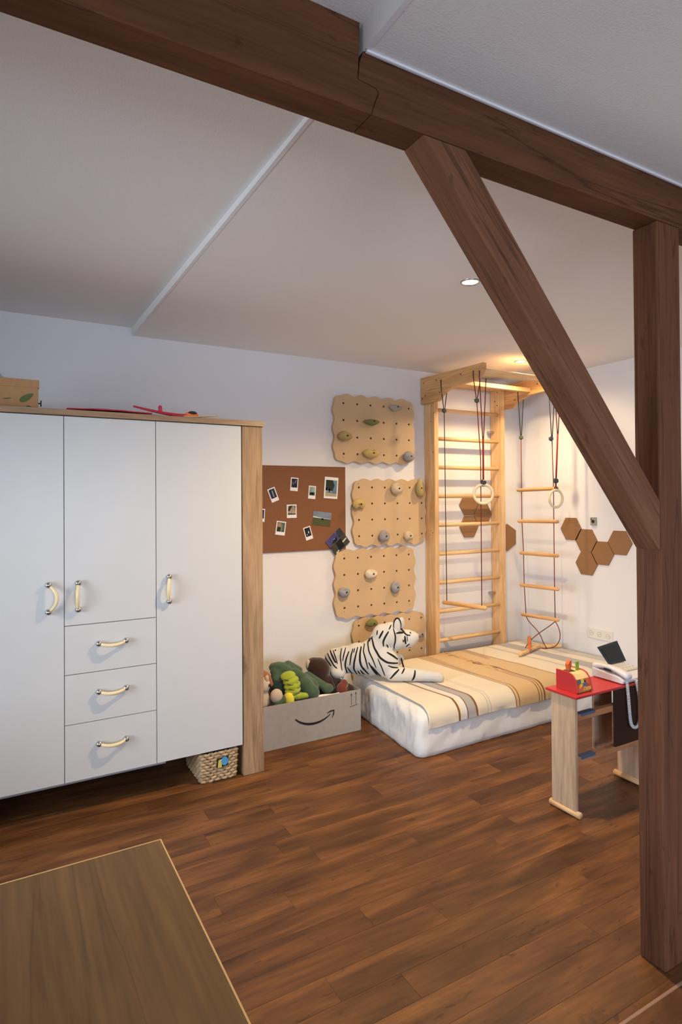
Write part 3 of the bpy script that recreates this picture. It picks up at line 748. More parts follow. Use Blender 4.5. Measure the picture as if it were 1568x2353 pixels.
photo(2.184, 1.448, .158, .108, -7, 'borderless landscape postcard, grey-blue sky over olive meadow', [lin(112, 128, 152), lin(136, 150, 170)], (0, 1, 0, 1), [([(0, 0), (1, 0), (1, .50), (.6, .52), (0, .54)], lin(84, 88, 56)), ([(0, .52), (.5, .50), (1, .47), (1, .52), (.5, .56), (0, .64)], lin(214, 214, 214)), ([(.48, .42), (.58, .42), (.58, .54), (.48, .54)], lin(210, 198, 176))], scale=12)
photo(2.296, 1.297, .165, .070, 40.8, 'curled purple and black photo at the corner of the cork board', [lin(60, 54, 104), lin(92, 84, 140)], (0, 1, 0, 1), [([(.62, 0), (1, 0), (1, 1), (.74, 1)], lin(50, 54, 66)), ([(.40, .3), (.46, .3), (.46, .5), (.40, .5)], lin(216, 214, 220)), ([(.1, .0), (.5, 0), (.62, .5), (.3, .4)], lin(28, 26, 32))], y=4.121)
photo(2.338, 1.243, .166, .082, 37.4, 'dark brown photo hanging off the corner of the cork board', [lin(52, 50, 40), lin(78, 76, 62)], (0, 1, 0, 1), [([(.3, .15), (.66, .1), (.7, .95), (.36, .9)], lin(18, 18, 16)), ([(.66, .45), (.96, .52), (.96, .64), (.66, .6)], lin(208, 206, 196)), ([(.1, .06), (.30, .10), (.3, .2), (.1, .16)], lin(214, 212, 204))], y=4.116)

# ------------------------------------------------------------------ hexagon cork tiles
def hexagon_y(cx, cz, r, label, rot=0):
    P = [(cx + r * math.cos(R(60 * k + rot)), cz + r * math.sin(R(60 * k + rot))) for k in range(6)]
    tag(MB().prism(P, 'Y', 4.131, 4.1395).build('cork_hexagon', 'cork', bevel=.001), label, 'cork tile', 'cork hexagons on the walls')
def hexagon_x(cy, cz, r, label, rot=0):
    P = [(cy + r * math.cos(R(60 * k + rot)), cz + r * math.sin(R(60 * k + rot))) for k in range(6)]
    tag(MB().prism(P, 'X', 4.3205, 4.3295).build('cork_hexagon', 'cork', bevel=.001), label, 'cork tile', 'cork hexagons on the walls')
hr = .1105
hexagon_y(3.682, 1.541, hr, 'uppermost cork hexagon of the trio behind the wall bars')
hexagon_y(3.846, 1.455, hr, 'cork hexagon of the wall bar trio nearest the room corner')
hexagon_y(3.683, 1.344, hr, 'lowest cork hexagon of the trio behind the wall bars')
hexagon_y(4.150, 1.230, .128, 'cork hexagon peeking out beside the wall bar upright near the corner', 30)
for cy_, cz_, lb in ((3.553, 1.328, 'cork hexagon closest to the rope ladder at the end of its chain'), (3.399, 1.235, 'cork hexagon second in the chain counted from the rope ladder'),
                     (3.243, 1.140, 'cork hexagon touching three others in the chain on the end wall'), (3.398, 1.042, 'cork hexagon lowest in the chain on the end wall'),
                     (3.083, 1.235, 'cork hexagon farthest from the rope ladder in the chain')):
    hexagon_x(cy_, cz_, hr, lb)

# ------------------------------------------------------------------ sockets and small plate on the end wall
t = thing('wall_socket', (4.33, 3.27, .46), 'white triple wall socket on the end wall above the bed', 'socket')
y0s, y1s, z0s, z1s = onw = (3.156, 3.396, .425, .510)
MB().box((4.320, y0s, z0s), (4.3297, y1s, z1s)).build('frame', 'socket', t, bevel=.002)
for k in range(3):
    yc = y0s + .040 + k * .080; zc = (z0s + z1s) / 2
    s = MB().cyl((4.3185, yc, zc), (4.3205, yc, zc), .021, 24).build('socket_insert', 'socket_in', t)
    MB().cyl((4.3178, yc, zc), (4.3188, yc, zc), .017, 24).build('socket_well', 'socket', s)
    for q in (-.0085, .0085): MB().cyl((4.3172, yc + q, zc - q * .4), (4.318, yc + q, zc - q * .4), .0026, 10).build('contact_hole', 'dark', s)
t = thing('wall_thermostat', (4.33, 3.324, 1.40), 'small grey-green square control plate above the cork hexagons', 'thermostat')
MB().box((4.315, 3.297, 1.366), (4.3297, 3.351, 1.434)).build('plate', 'thermo', t, bevel=.002)
MB().cyl((4.309, 3.322, 1.400), (4.315, 3.322, 1.400), .013, 18).build('dial', 'dark', t)
MB().box((4.3135, 3.338, 1.41), (4.3152, 3.346, 1.425)).build('display', 'screen', t)

# ------------------------------------------------------------------ wall bars with overhead frame
G = thing('wall_bars', (3.6, 4.06, 0), 'pine wall bars with nine rungs and overhead bracket frame', 'wall bars')
for x0, x1 in ((3.190, 3.233), (3.950, 3.997)):
    MB().box((x0, 4.0, 0), (x1, 4.133, 2.615)).build('upright', 'pine', G, bevel=.003)
for k in range(9):
    z = .392 + k * .2452
    MB().tube([(3.225, 4.045, z), (3.965, 4.045, z)], .0165, 14).build('rung', 'pine_x', G, smooth=True)
brk = [(4.131, 2.627), (3.372, 2.615), (3.372, 2.575), (3.388, 2.545), (3.432, 2.505), (3.50, 2.497), (3.72, 2.490)]
gus = [(4.131, 2.520), (3.72, 2.490), (3.80, 2.470), (3.872, 2.438), (3.905, 2.405), (4.131, 2.402)]
for x0 in (3.152, 4.000):
    r = MB().prism(brk + [(4.131, 2.520)], 'X', x0, x0 + .036).build('bracket_rail', 'pine_y', G, bevel=.003)
    g_ = MB().prism(gus, 'X', x0 + .0005, x0 + .0355).build('gusset', 'pine_y', G, bevel=.003)
    for yy, zz in ((4.09, 2.58), (3.92, 2.575), (3.62, 2.57), (4.07, 2.47), (4.11, 2.45), (3.88, 2.47)):
        MB().cyl((x0 - .0015, yy, zz), (x0 + .001, yy, zz), .0055, 10).build('screw', 'hole', r)
for yy, z0, z1 in ((3.415, 2.535, 2.577), (3.72, 2.512, 2.548)):
    MB().box((3.188, yy - .024, z0), (4.0, yy + .024, z1)).build('top_bar', 'pine_x', G, bevel=.004)
MB().box((3.233, 4.075, 2.578), (3.95, 4.128, 2.616)).build('wall_rail', 'pine_x', G, bevel=.003)
for z in (2.20, .735): MB().box((3.906, 4.085, z - .011), (3.950, 4.135, z + .011)).build('wall_clip', 'steel', G, bevel=.003)
for z in (2.56, 2.50, 2.43, 1.99, 1.31):
    MB().cyl((3.1885, 4.05 - (z * 7 % .05), z - .18 if z > 2.3 else z), (3.1905, 4.05 - (z * 7 % .05), z - .18 if z > 2.3 else z), .004, 8).build('screw', 'hole', G)
for dx_, z in ((.012, 2.56), (.028, 2.48), (.013, 2.44)): MB().cyl((3.9485, 4.02 + dx_ * 2, z), (3.951, 4.02 + dx_ * 2, z), .0055, 8).build('screw', 'hole', G)

def dodeca(c, r, name, mat, parent):
    bm = bmesh.new(); bmesh.ops.create_icosphere(bm, subdivisions=1, radius=r, matrix=Matrix.Translation(c))
    me = bpy.data.meshes.new(name); bm.to_mesh(me); bm.free(); return finish(name, me, mat, parent)
def bez(p0, p1, p2, p3, n=16):
    p0, p1, p2, p3 = map(Vector, (p0, p1, p2, p3))
    return [p0 * (1 - t) ** 3 + p1 * 3 * t * (1 - t) ** 2 + p2 * 3 * t * t * (1 - t) + p3 * t ** 3 for t in [i / n for i in range(n + 1)]]

# trapeze: two cords looped over the left bracket
T = thing('trapeze', (3.17, 3.63, .76), 'wooden trapeze bar hanging on dark cords in front of wall bars', 'trapeze')
xl = 3.170
def loop_over(parent, y, x0, zk, mat, spread=.014, top=2.57):
    a = MB(); a.tube([(x0 - .0215, y + spread, top), (x0 - .0215, y + spread * .9, top - .05), (x0 - .004, y, zk)], .0036, 8)
    a.tube([(x0 + .0215, y - spread, top - .06), (x0 + .0215, y - spread * .9, top - .085), (x0 + .004, y, zk)], .0036, 8)
    return a.build('cord_loop', mat, parent, smooth=True)
loop_over(T, 3.845, xl, 2.32, 'rope_dark'); dodeca((xl, 3.845, 2.315), .022, 'cord_clamp', 'clamp_d', T)
MB().tube([(xl, 3.845, 2.31), (xl, 3.832, .755)], .0035, 8).build('cord', 'rope_dark', T, smooth=True)
loop_over(T, 3.46, xl, 2.35, 'rope_mar'); dodeca((xl, 3.46, 2.342), .022, 'cord_clamp', 'clamp_g', T)
MB().tube([(xl, 3.46, 2.335), (xl + .004, 3.428, 1.9), (xl + .004, 3.43, .775)], .0035, 8).build('cord', 'rope_mar', T, smooth=True)
MB().tube([(xl - .004, 3.862, .752), (xl + .006, 3.398, .776)], .0165, 14, round_caps=True).build('bar', 'pine_y', T, smooth=True)

def gym_ring(x, y, zc, label, face, knots, zs):
    t = thing('gym_ring', (x, y, zc), label, 'gym ring', 'ivory gym rings')
    Rr = .071; P = []
    for k in range(40):
        a = 2 * math.pi * k / 40
        P.append((x + Rr * math.cos(a) * math.cos(face), y + Rr * math.cos(a) * math.sin(face), zc + Rr * math.sin(a)))
    MB().tube(P, .0105, 12, closed=True).build('ring', 'ring', t, smooth=True)
    top = zc + Rr + .008
    loop_over(t, y, zs[1], zs[0], 'rope_mar', .012, 2.56)
    MB().tube([(zs[1], y, zs[0] + .01), (x, y, top + .015)], .0065, 8).build('rope', 'rope_red', t, smooth=True)
    MB().tube([(x - .012, y, top + .02), (x - .012, y, zc + Rr - .012), (x + .012, y, zc + Rr - .012), (x + .012, y, top + .02)], .004, 8).build('rope_loop', 'rope_dark', t, smooth=True)
    for kz, km in knots: dodeca((x, y, kz), .026, 'rope_clamp', km, t)
gym_ring(3.168, 3.395, 1.631, 'ivory gym ring on red rope hanging in front of the wall bars', R(-30), [(1.718, 'clamp_d')], (2.04, 3.170))
gym_ring(3.988, 3.425, 1.592, 'ivory gym ring on red rope hanging beside the rope ladder', R(-5), [(1.738, 'clamp_d')], (2.12, 4.018))

# rope ladder from the right bracket
Ld = thing('rope_ladder', (4.018, 3.64, .3), 'rope ladder with wooden rungs whose lower end lies on the bed', 'rope ladder')
xr = 4.018
loop_over(Ld, 3.826, xr, 2.14, 'rope_dark'); dodeca((xr, 3.826, 2.132), .022, 'cord_clamp', 'clamp_g', Ld)
loop_over(Ld, 3.485, xr, 2.10, 'rope_dark'); dodeca((xr - .012, 3.485, 2.09), .022, 'cord_clamp', 'clamp_d', Ld)
rz = [1.672, 1.398, 1.117, .838, .582]
ys = [(3.865, 3.440), (3.858, 3.440), (3.838, 3.442), (3.840, 3.442), (3.826, 3.444)]
for z, (ya, yb) in zip(rz, ys):
    dz = {1.672: .004, 1.398: .004, 1.117: .003, .838: .006, .582: .008}[z]
    MB().tube([(xr, ya, z - dz), (xr, yb, z + dz)], .0155, 14, round_caps=True).build('rung', 'pine_y', Ld, smooth=True)
MB().tube([(xr, 3.826, 2.13), (xr, 3.825, 1.4), (xr, 3.81, 1.117), (xr, 3.805, .838), (xr, 3.788, .58)], .0036, 8).build('side_rope', 'rope_mar', Ld, smooth=True)
MB().tube([(xr, 3.485, 2.09), (xr, 3.474, 1.67), (xr, 3.474, 1.117), (xr, 3.474, .838), (xr, 3.470, .58)], .0036, 8).build('side_rope', 'rope_mar', Ld, smooth=True)
ZB = .295
MB().tube(bez((xr, 3.788, .575), (xr, 3.77, .50), (xr - .02, 3.64, .50), (xr - .03, 3.585, .41)) + bez((xr - .03, 3.585, .41), (xr - .03, 3.575, .38), (xr, 3.575, .35), (xr + .02, 3.58, ZB + .03), 6)[1:], .0036, 8).build('side_rope', 'rope_mar', Ld, smooth=True)
MB().tube(bez((xr, 3.470, .575), (xr, 3.55, .50), (xr - .10, 3.66, .42), (xr - .14, 3.665, ZB + .035)), .0036, 8).build('side_rope', 'rope_mar', Ld, smooth=True)
MB().tube(bez((xr, 3.470, .575), (xr + .02, 3.40, .48), (xr + .02, 3.42, .34), (xr - .06, 3.56, ZB + .045)), .0036, 8).build('side_rope', 'rope_mar', Ld, smooth=True)
MB().tube([(3.70, 3.555, ZB + .031), (4.03, 3.660, ZB + .036)], .0165, 14, round_caps=True).build('rung', 'pine_x', Ld, smooth=True)
MB().tube([(4.00, 3.70, ZB + .031), (4.20, 3.58, ZB + .033)], .0165, 14, round_caps=True).build('rung', 'pine_x', Ld, smooth=True)
MB().tube([(3.845, 3.590, ZB + .040), (3.930, 3.670, ZB + .115)], .0170, 14, round_caps=True).build('rung', 'leather', Ld, smooth=True)

# ------------------------------------------------------------------ bed: mattress with sheet and striped blanket
B = thing('bed', (3.25, 3.5, 0), 'low mattress bed in a loose white sheet under striped blanket', 'bed')
CORN = [Vector((2.245, 2.985)), Vector((4.285, 3.02)), Vector((4.20, 3.985)), Vector((2.345, 3.985))]
def outline(inset, rad=.05, n_edge=70):
    """rounded quad, counter-clockwise, as (point, outward normal)"""
    pts = []
    c = sum(CORN, Vector((0, 0))) / 4
    q = []
    for i in range(4):
        a, b_, d_ = CORN[i - 1], CORN[i], CORN[(i + 1) % 4]
        e1 = (b_ - a).normalized(); e2 = (d_ - b_).normalized()
        n1 = Vector((e1.y, -e1.x)); n2 = Vector((e2.y, -e2.x))
        q.append(b_ - (n1 + n2) / (1 + n1.dot(n2)) * inset)
    for i in range(4):
        b_, d_ = q[i], q[(i + 1) % 4]
        e2 = (d_ - b_).normalized(); e1 = (b_ - q[i - 1]).normalized()
        n1 = Vector((e1.y, -e1.x)); n2 = Vector((e2.y, -e2.x))
        cc = b_ - (n1 + n2) / (1 + n1.dot(n2)) * rad
        for k in range(8):
            v = n1.lerp(n2, k / 8).normalized(); pts.append((cc + v * rad, v))
        s0, s1 = b_ + e2 * rad, d_ - e2 * rad
        for k in range(n_edge):
            pts.append((s0.lerp(s1, k / n_edge), n2))
    return pts
RAD = .085
levels = [(.0, .004), (-.006, .03), (-.004, .07), (.0, .11), (.0, .15), (.002, .19)]
for a in (15, 30, 45, 60, 75, 88): levels.append((RAD * (1 - math.cos(R(a))) + .0, ZB - .006 - RAD + RAD * math.sin(R(a))))
levels += [(.14, ZB - .005), (.25, ZB - .005), (.36, ZB - .006), (.44, ZB - .008)]
b = MB(); loops = []
for li, (ins, z) in enumerate(levels):
    lp = outline(max(ins, 0), .05 if ins < .1 else .03)
    vs = []
    for k, (p, nn) in enumerate(lp):
        q = p - nn * min(ins, 0)
        side = 1.0 if li < 9 else .35
        e_ = q.y if abs(nn.x) > abs(nn.y) else q.x
        wr = noise.noise(Vector((q.x * 4, q.y * 4, z * 5))) * .010
        f1 = 1 - abs(noise.noise(Vector((e_ * 7.5 - z * 15, z * 2.5, 1.3)))) * 2.2
        f2 = 1 - abs(noise.noise(Vector((e_ * 13 + z * 20, z * 3.0, 8.7)))) * 2.2
        wr += .012 * max(0, f1) ** 3 + .007 * max(0, f2) ** 3 - .006
        wr *= side * (0.4 + 0.6 * min(1, z / .06))
        if nn.y > .7 or nn.x > .7: wr = min(wr, 0)
        zz = z if li < 7 else z + .3 * wr
        vs.append((q.x + nn.x * wr, q.y + nn.y * wr, zz))
    loops.append(vs)
n = len(loops[0])
allv = [v for l in loops for v in l]
fs = [(j * n + k, j * n + (k + 1) % n, (j + 1) * n + (k + 1) % n, (j + 1) * n + k) for j in range(len(loops) - 1) for k in range(n)]
fs.append(tuple((len(loops) - 1) * n + k for k in range(n))); fs.append(tuple(range(n - 1, -1, -1)))
b.add(allv, fs); b.build('mattress', 'sheet', B, smooth=True)

# blanket draped over top and front edge
def blanket():
    nu, nv = 200, 90
    prof = []                         # (distance inwards from the front edge, z)
    L_hang, L_top = .055, .90
    rr = RAD + .006
    for j in range(nv + 1):
        s = j / nv
        if s < .22:
            k = s / .22; prof.append((-.010, .182 + k * (ZB - .0 - RAD - .182)))
        elif s < .42:
            a = (s - .22) / .20 * math.pi / 2; prof.append((RAD - (RAD + .010) * math.cos(a), ZB - RAD + (RAD + .004) * math.sin(a)))
        else:
            k = (s - .42) / .58; prof.append((RAD + k * (.985 - RAD), ZB + .004))
    verts, faces, uvs = [], [], []
    for j, (dist, z) in enumerate(prof):
        for i in range(nu + 1):
            u = i / nu
            xf = 2.315 + u * (4.270 - 2.315); xb = 2.352 + u * (4.195 - 2.352)
            yf = 2.985 + (xf - 2.245) * .0171
            k = max(0, dist) / .985
            x = xf + (xb - xf) * k; y_ = yf + dist * (3.972 - yf) / .985
            hem = max(0.0, 1 - j / (nv * .30))
            wv = noise.noise(Vector((x * 8, 0, 0))) * .014 * hem
            z_ = z + hem * hem * .006 * math.sin(x * 7 + 1.0)
            rip = .0
            if dist > .05:
                # ruck of folds along the tan stripes and at the far end
                uu = x + .11 * (y_ - 3.07)
                f1 = math.exp(-((uu - 3.33) / .05) ** 2) * max(0, min(1, (y_ - 3.25) / .3)); rip += f1 * .011 * math.sin(uu * 260 + 3 * noise.noise(Vector((x * 3, y_ * 6, 0))))
                f1b = math.exp(-((uu - 3.30) / .016) ** 2) * math.exp(-((y_ - 3.75) / .16) ** 2); rip += f1b * .014
                f2 = max(0, min(1, (x - 3.85) / .3)); rip += f2 * .005 * noise.noise(Vector((x * 16, y_ * 5, 2)))
                rip += .004 * noise.noise(Vector((x * 5, y_ * 4, 7)))
                rip = max(rip, -.001)
            verts.append((x, y_ - wv - .001, z_ + rip)); uvs.append(((x + .11 * (max(y_, 3.05) - 3.07) + .012 * noise.noise(Vector((x * 2, y_ * 2.5, 4))) - 2.25) / 2.10, y_))
    for j in range(nv):
        for i in range(nu):
            a = j * (nu + 1) + i; faces.append((a, a + 1, a + nu + 2, a + nu + 1))
    me = bpy.data.meshes.new('blanket'); me.from_pydata(verts, [], faces)
    uvl = me.uv_layers.new(name='UVMap')
    for lp in me.loops: uvl.data[lp.index].uv = uvs[lp.vertex_index]
    o = finish('blanket', me, 'blanket', B, smooth=True)
    so = o.modifiers.new('s', 'SOLIDIFY'); so.thickness = .005; so.offset = 1
blanket()

# ------------------------------------------------------------------ white plush tiger on the bed
def tiger():
    O = Vector((2.478, 3.632, ZB + .018)); K = .003135
    ax = Vector((.8685, -.4957, 0)); dv = Vector((-.4957, -.8685, 0))      # along the body; towards the room
    def P(cx, cy, v=0.0):                                                   # sketch units -> world, v metres sideways
        return O + ax * ((cx / 5.058 - 170) * K) + Vector((0, 0, (160 - cy / 5.058) * K)) + dv * v
    m = K / 5.058
    Tg = thing('plush_tiger', O + Vector((0, 0, -.018)), 'large white plush tiger with black stripes lying on the bed', 'plush toy')
    yw = math.atan2(ax.y, ax.x)
    def E(cx, cy, v, rx, rv, rz, tilt=0): return ('e', P(cx, cy, v), (rx * m, rv, rz * m), (0, R(tilt), yw))
    parts = [E(215, 600, 0, 130, .075, 125, -10), E(330, 610, 0, 170, .092, 160), E(480, 600, 0, 200, .105, 185, -8), E(640, 590, 0, 190, .110, 210),
             E(720, 470, 0, 150, .085, 175), E(775, 360, 0, 140, .085, 165), E(870, 330, 0, 150, .092, 155), E(930, 380, 0, 130, .082, 125),
             E(1050, 375, 0, 120, .062, 112), E(1110, 360, 0, 85, .048, 78), E(1160, 335, 0, 32, .026, 30),
             E(800, 620, .075, 150, .060, 165, 15), E(800, 620, -.075, 150, .060, 165, 15),
             ('c', P(860, 735, .095), P(1120, 742, .105), 82 * m, 74 * m), ('c', P(1120, 742, .105), P(1385, 765, .110), 72 * m, 60 * m), E(1400, 772, .110, 58, .036, 54),
             ('c', P(850, 730, -.095), P(985, 680, -.17), 78 * m, 62 * m),
             E(240, 725, .095, 88, .036, 58, 14), E(230, 740, -.085, 88, .036, 55), E(240, 690, .06, 110, .05, 110)]
    body = blob('body', parts, 'plush_w', Tg, voxel=.0075, it=8)
    me = body.data
    bvh = BVHTree.FromPolygons([v.co.copy() for v in me.vertices], [tuple(p.vertices) for p in me.polygons])
    def on_surface(cx, cy, side):
        o = P(cx, cy, side * .5); h = bvh.ray_cast(o, -dv * side)
        if h[0] is None:
            hit = bvh.find_nearest(P(cx, cy, side * .05)); return hit[0], hit[1]
        return h[0], h[1]
    def stripe(pts, w, side, name='stripe'):
        # smooth ribbon following the surface
        fine = []
        for (a, c) in zip(pts, pts[1:]):
            d_ = math.dist(a, c); n_ = max(2, int(d_ / 12))
            fine += [(a[0] + (c[0] - a[0]) * i / n_, a[1] + (c[1] - a[1]) * i / n_) for i in range(n_)]
        fine.append(pts[-1])
        for _ in range(3):
            fine = [fine[0]] + [((fine[i - 1][0] + 2 * fine[i][0] + fine[i + 1][0]) / 4, (fine[i - 1][1] + 2 * fine[i][1] + fine[i + 1][1]) / 4) for i in range(1, len(fine) - 1)] + [fine[-1]]
        mb = MB(); n_ = len(fine); vs = []
        for i, p in enumerate(fine):
            q0 = fine[max(i - 1, 0)]; q1 = fine[min(i + 1, n_ - 1)]
            dx, dy = q1[0] - q0[0], q1[1] - q0[1]; l = math.hypot(dx, dy) or 1
            s = i / max(1, n_ - 1); ww = w * (.35 + .65 * math.sin(math.pi * min(1, max(0, .12 + .76 * s))))
            for e in (-1, 0, 1):
                h, nn = on_surface(p[0] - dy / l * ww * e, p[1] + dx / l * ww * e, side)
                vs.append(h + nn * (.0022 if e == 0 else .0010))
        fs_ = []
        for i in range(n_ - 1):
            for e in (0, 1): fs_.append((i * 3 + e, i * 3 + e + 1, (i + 1) * 3 + e + 1, (i + 1) * 3 + e))
        mb.add(vs, fs_); mb.build(name, 'plush_k', Tg, smooth=True)
    S = [([(205, 460), (220, 495)], 7), ([(155, 495), (190, 560), (215, 610), (230, 600)], 11), ([(125, 525), (160, 585), (200, 640), (235, 665)], 9), ([(95, 565), (130, 615), (170, 645)], 9),
         ([(185, 480), (215, 550), (240, 620)], 7),
         ([(290, 455), (272, 540), (280, 620), (290, 690)], 7), ([(335, 460), (310, 530), (300, 590)], 7), ([(372, 490), (340, 560), (325, 640), (350, 740)], 10), ([(420, 460), (395, 530), (380, 640)], 8),
         ([(350, 660), (380, 710), (410, 750)], 8), ([(475, 445), (455, 500), (430, 600), (425, 680), (465, 755)], 10), ([(440, 455), (425, 500)], 6), ([(515, 440), (498, 500), (495, 580), (510, 640), (545, 700)], 12),
         ([(470, 700), (500, 755)], 8), ([(500, 690), (540, 760), (555, 775)], 9), ([(520, 650), (560, 710), (600, 755)], 10), ([(555, 415), (535, 480), (560, 560), (590, 680)], 8), ([(595, 600), (640, 680), (700, 770), (720, 785)], 10), ([(625, 640), (690, 720), (760, 790)], 11),
         ([(630, 320), (590, 400), (600, 480), (640, 560), (680, 660)], 8), ([(640, 340), (660, 440), (720, 540), (800, 590), (930, 610)], 12), ([(700, 555), (740, 640), (780, 750)], 7),
         ([(805, 485), (870, 520), (930, 570)], 10), ([(815, 625), (870, 650), (930, 660)], 8), ([(940, 672), (880, 720), (835, 775)], 10), ([(1010, 655), (985, 690), (965, 715)], 8), ([(1120, 682), (1110, 740), (1085, 795)], 11), ([(1050, 808), (1035, 822)], 6),
         ([(705, 255), (695, 305)], 7), ([(770, 255), (740, 300), (720, 340)], 11), ([(865, 195), (835, 240)], 7), ([(830, 260), (790, 320), (765, 370), (770, 430)], 11), ([(885, 230), (905, 300), (905, 370), (890, 430), (895, 465)], 9), ([(805, 405), (825, 450)], 8),
         ([(915, 280), (960, 275), (1005, 288)], 11), ([(975, 185), (990, 240), (1010, 285), (1045, 315), (1085, 315)], 9), ([(1018, 185), (1030, 230)], 9), ([(1085, 270), (1090, 300)], 8),
         ([(1020, 320), (1022, 370), (1030, 412)], 12), ([(1045, 320), (1050, 380)], 5), ([(995, 355), (1000, 390)], 6), ([(1035, 450), (1050, 425), (1075, 412)], 8), ([(1070, 465), (1090, 458)], 5)]
    for pts, w_ in S:
        stripe(pts, w_, 1)
        if pts[0][0] < 1000: stripe(pts, w_, -1)
    for s in (1, -1):                                                       # upright ears with a black rim
        ex, ey, sc_ = (932, 200, 1.0) if s == 1 else (1000, 215, .85)
        c = P(ex, ey, s * .058)
        rot = Euler((0, 0, yw)).to_matrix()
        ear = MB().ball(c, (44 * m * sc_, .013, 92 * m * sc_), 18, 14, rot).build('ear', 'plush_w', Tg, smooth=True)
        rimp = []
        for k in range(15):
            a = R(-25 + 230 * k / 14)
            rimp.append(c + ax * (43 * m * sc_ * math.cos(a)) + Vector((0, 0, 90 * m * sc_ * math.sin(a))) + dv * s * .006)
        if s == 1: MB().tube(rimp, [.002 + .0035 * math.sin(math.pi * k / 14) for k in range(15)], 8).build('ear_rim', 'plush_k', ear, smooth=True)
        h, nn = on_surface(1012, 372, s)
        MB().ball(h + nn * .001, .006).build('eye', 'dark', Tg, smooth=True)
    MB().ball(P(1184, 330, 0), (16 * m, .012, 15 * m), 14, 10, Euler((0, 0, yw)).to_matrix()).build('nose', 'plush_pink', Tg, smooth=True)
    for k in range(3):                                                      # claws
        MB().tube([P(1440, 785, .098 + .012 * k), P(1448, 805, .098 + .012 * k)], [.0025, .0012], 6).build('claw', 'plush_k', Tg, smooth=True)
    tp = [P(190, 650, -.05), P(160, 690, -.10), P(220, 725, -.13), P(330, 735, -.14)]
    MB().tube(bez(*tp, n=14), .013, 12, round_caps=True).build('tail', 'plush_w', Tg, smooth=True)
tiger()

# ------------------------------------------------------------------ carton with toys
C = thing('carton_box', (1.8, 3.8, 0), 'open grey-brown carton with black curved arrow print beside the bed', 'box')
cx0, cx1, cy0, cy1, ch = 1.425, 2.187, 3.575, 3.985, .282
tk = .005
MB().box((cx0, cy0, .001), (cx1, cy0 + tk, ch)).build('front_panel', 'kraft', C)
MB().box((cx0, cy1 - tk, .001), (cx1, cy1, ch)).build('back_panel', 'kraft', C)
MB().box((cx0, cy0 + tk, .001), (cx0 + tk, cy1 - tk, ch)).build('side_panel', 'kraft', C)
MB().box((cx1 - tk, cy0 + tk, .001), (cx1, cy1 - tk, ch)).build('side_panel', 'kraft', C)
MB().box((cx0 + tk, cy0 + tk, .001), (cx1 - tk, cy1 - tk, .006)).build('bottom_panel', 'kraft', C)
def ribbon(pts, ws, name):
    mb = MB(); up, dn = [], []
    for i, p in enumerate(pts):
        q0, q1 = pts[max(i - 1, 0)], pts[min(i + 1, len(pts) - 1)]
        dx, dz = q1[0] - q0[0], q1[1] - q0[1]; l = math.hypot(dx, dz) or 1
        up.append((p[0] - dz / l * ws[i] / 2, p[1] + dx / l * ws[i] / 2)); dn.append((p[0] + dz / l * ws[i] / 2, p[1] - dx / l * ws[i] / 2))
    mb.prism(dn + up[::-1], 'Y', cy0 - .0006, cy0 + .0001); mb.build(name, 'ink', C)
arc = [(1.686 + .262 * s, .166 - .062 * math.sin(math.pi * (.06 + .80 * s)) + .016 * (1 - s) * 0 + .012 * (s ** 2) - .0) for s in [i / 24 for i in range(25)]]
arc = []
for i in range(25):
    s = i / 24
    p = Vector((1.687, .166)) * (1 - s) ** 3 + Vector((1.755, .100)) * 3 * s * (1 - s) ** 2 + Vector((1.875, .098)) * 3 * s * s * (1 - s) + Vector((1.946, .155)) * s ** 3
    arc.append((p.x, p.y))
ribbon(arc, [.003 + .013 * math.sin(math.pi * min(1, .15 + .8 * i / 24)) for i in range(25)], 'printed_smile')
ribbon([(1.922, .163), (1.945, .173), (1.974, .174), (1.972, .152), (1.960, .128)], [.004, .010, .013, .010, .004], 'printed_arrowhead')
for xa, za, zb in ((2.112, .184, .262), (2.148, .188, .267)):
    ribbon([(xa, za), (xa, zb)], [.003, .003], 'printed_arrow')
    ribbon([(xa - .007, zb - .014), (xa, zb + .003), (xa + .007, zb - .014)], [.002, .006, .002], 'printed_arrow_tip')
ribbon([(2.099, .174), (2.163, .183)], [.0035, .0035], 'printed_line')

grp = 'plush toys in the carton'
t = thing('plush_dog', (1.50, 3.74, .006), 'tan and cream plush dog peeking out behind the wardrobe side', 'plush toy', grp)
blob('body', [('e', (1.500, 3.70, .28), (.055, .06, .10)), ('e', (1.505, 3.68, .39), (.048, .05, .055))], 'p_cream', t, .009)
blob('hood', [('e', (1.510, 3.715, .435), (.055, .045, .042)), ('c', (1.545, 3.69, .44), (1.562, 3.68, .385), .020, .016)], 'p_tan', t, .008)
MB().ball((1.535, 3.637, .395), .010).build('eye', 'dark', t, smooth=True)
MB().ball((1.520, 3.65, .44), (.014, .012, .022)).build('ear_patch', 'p_cream', t, smooth=True)
blob('paw', [('e', (1.575, 3.625, .325), (.044, .032, .046))], 'p_cream', t, .008)
t = thing('plush_frog', (1.74, 3.80, .006), 'dark green long-limbed plush frog heaped in the carton', 'plush toy', grp)
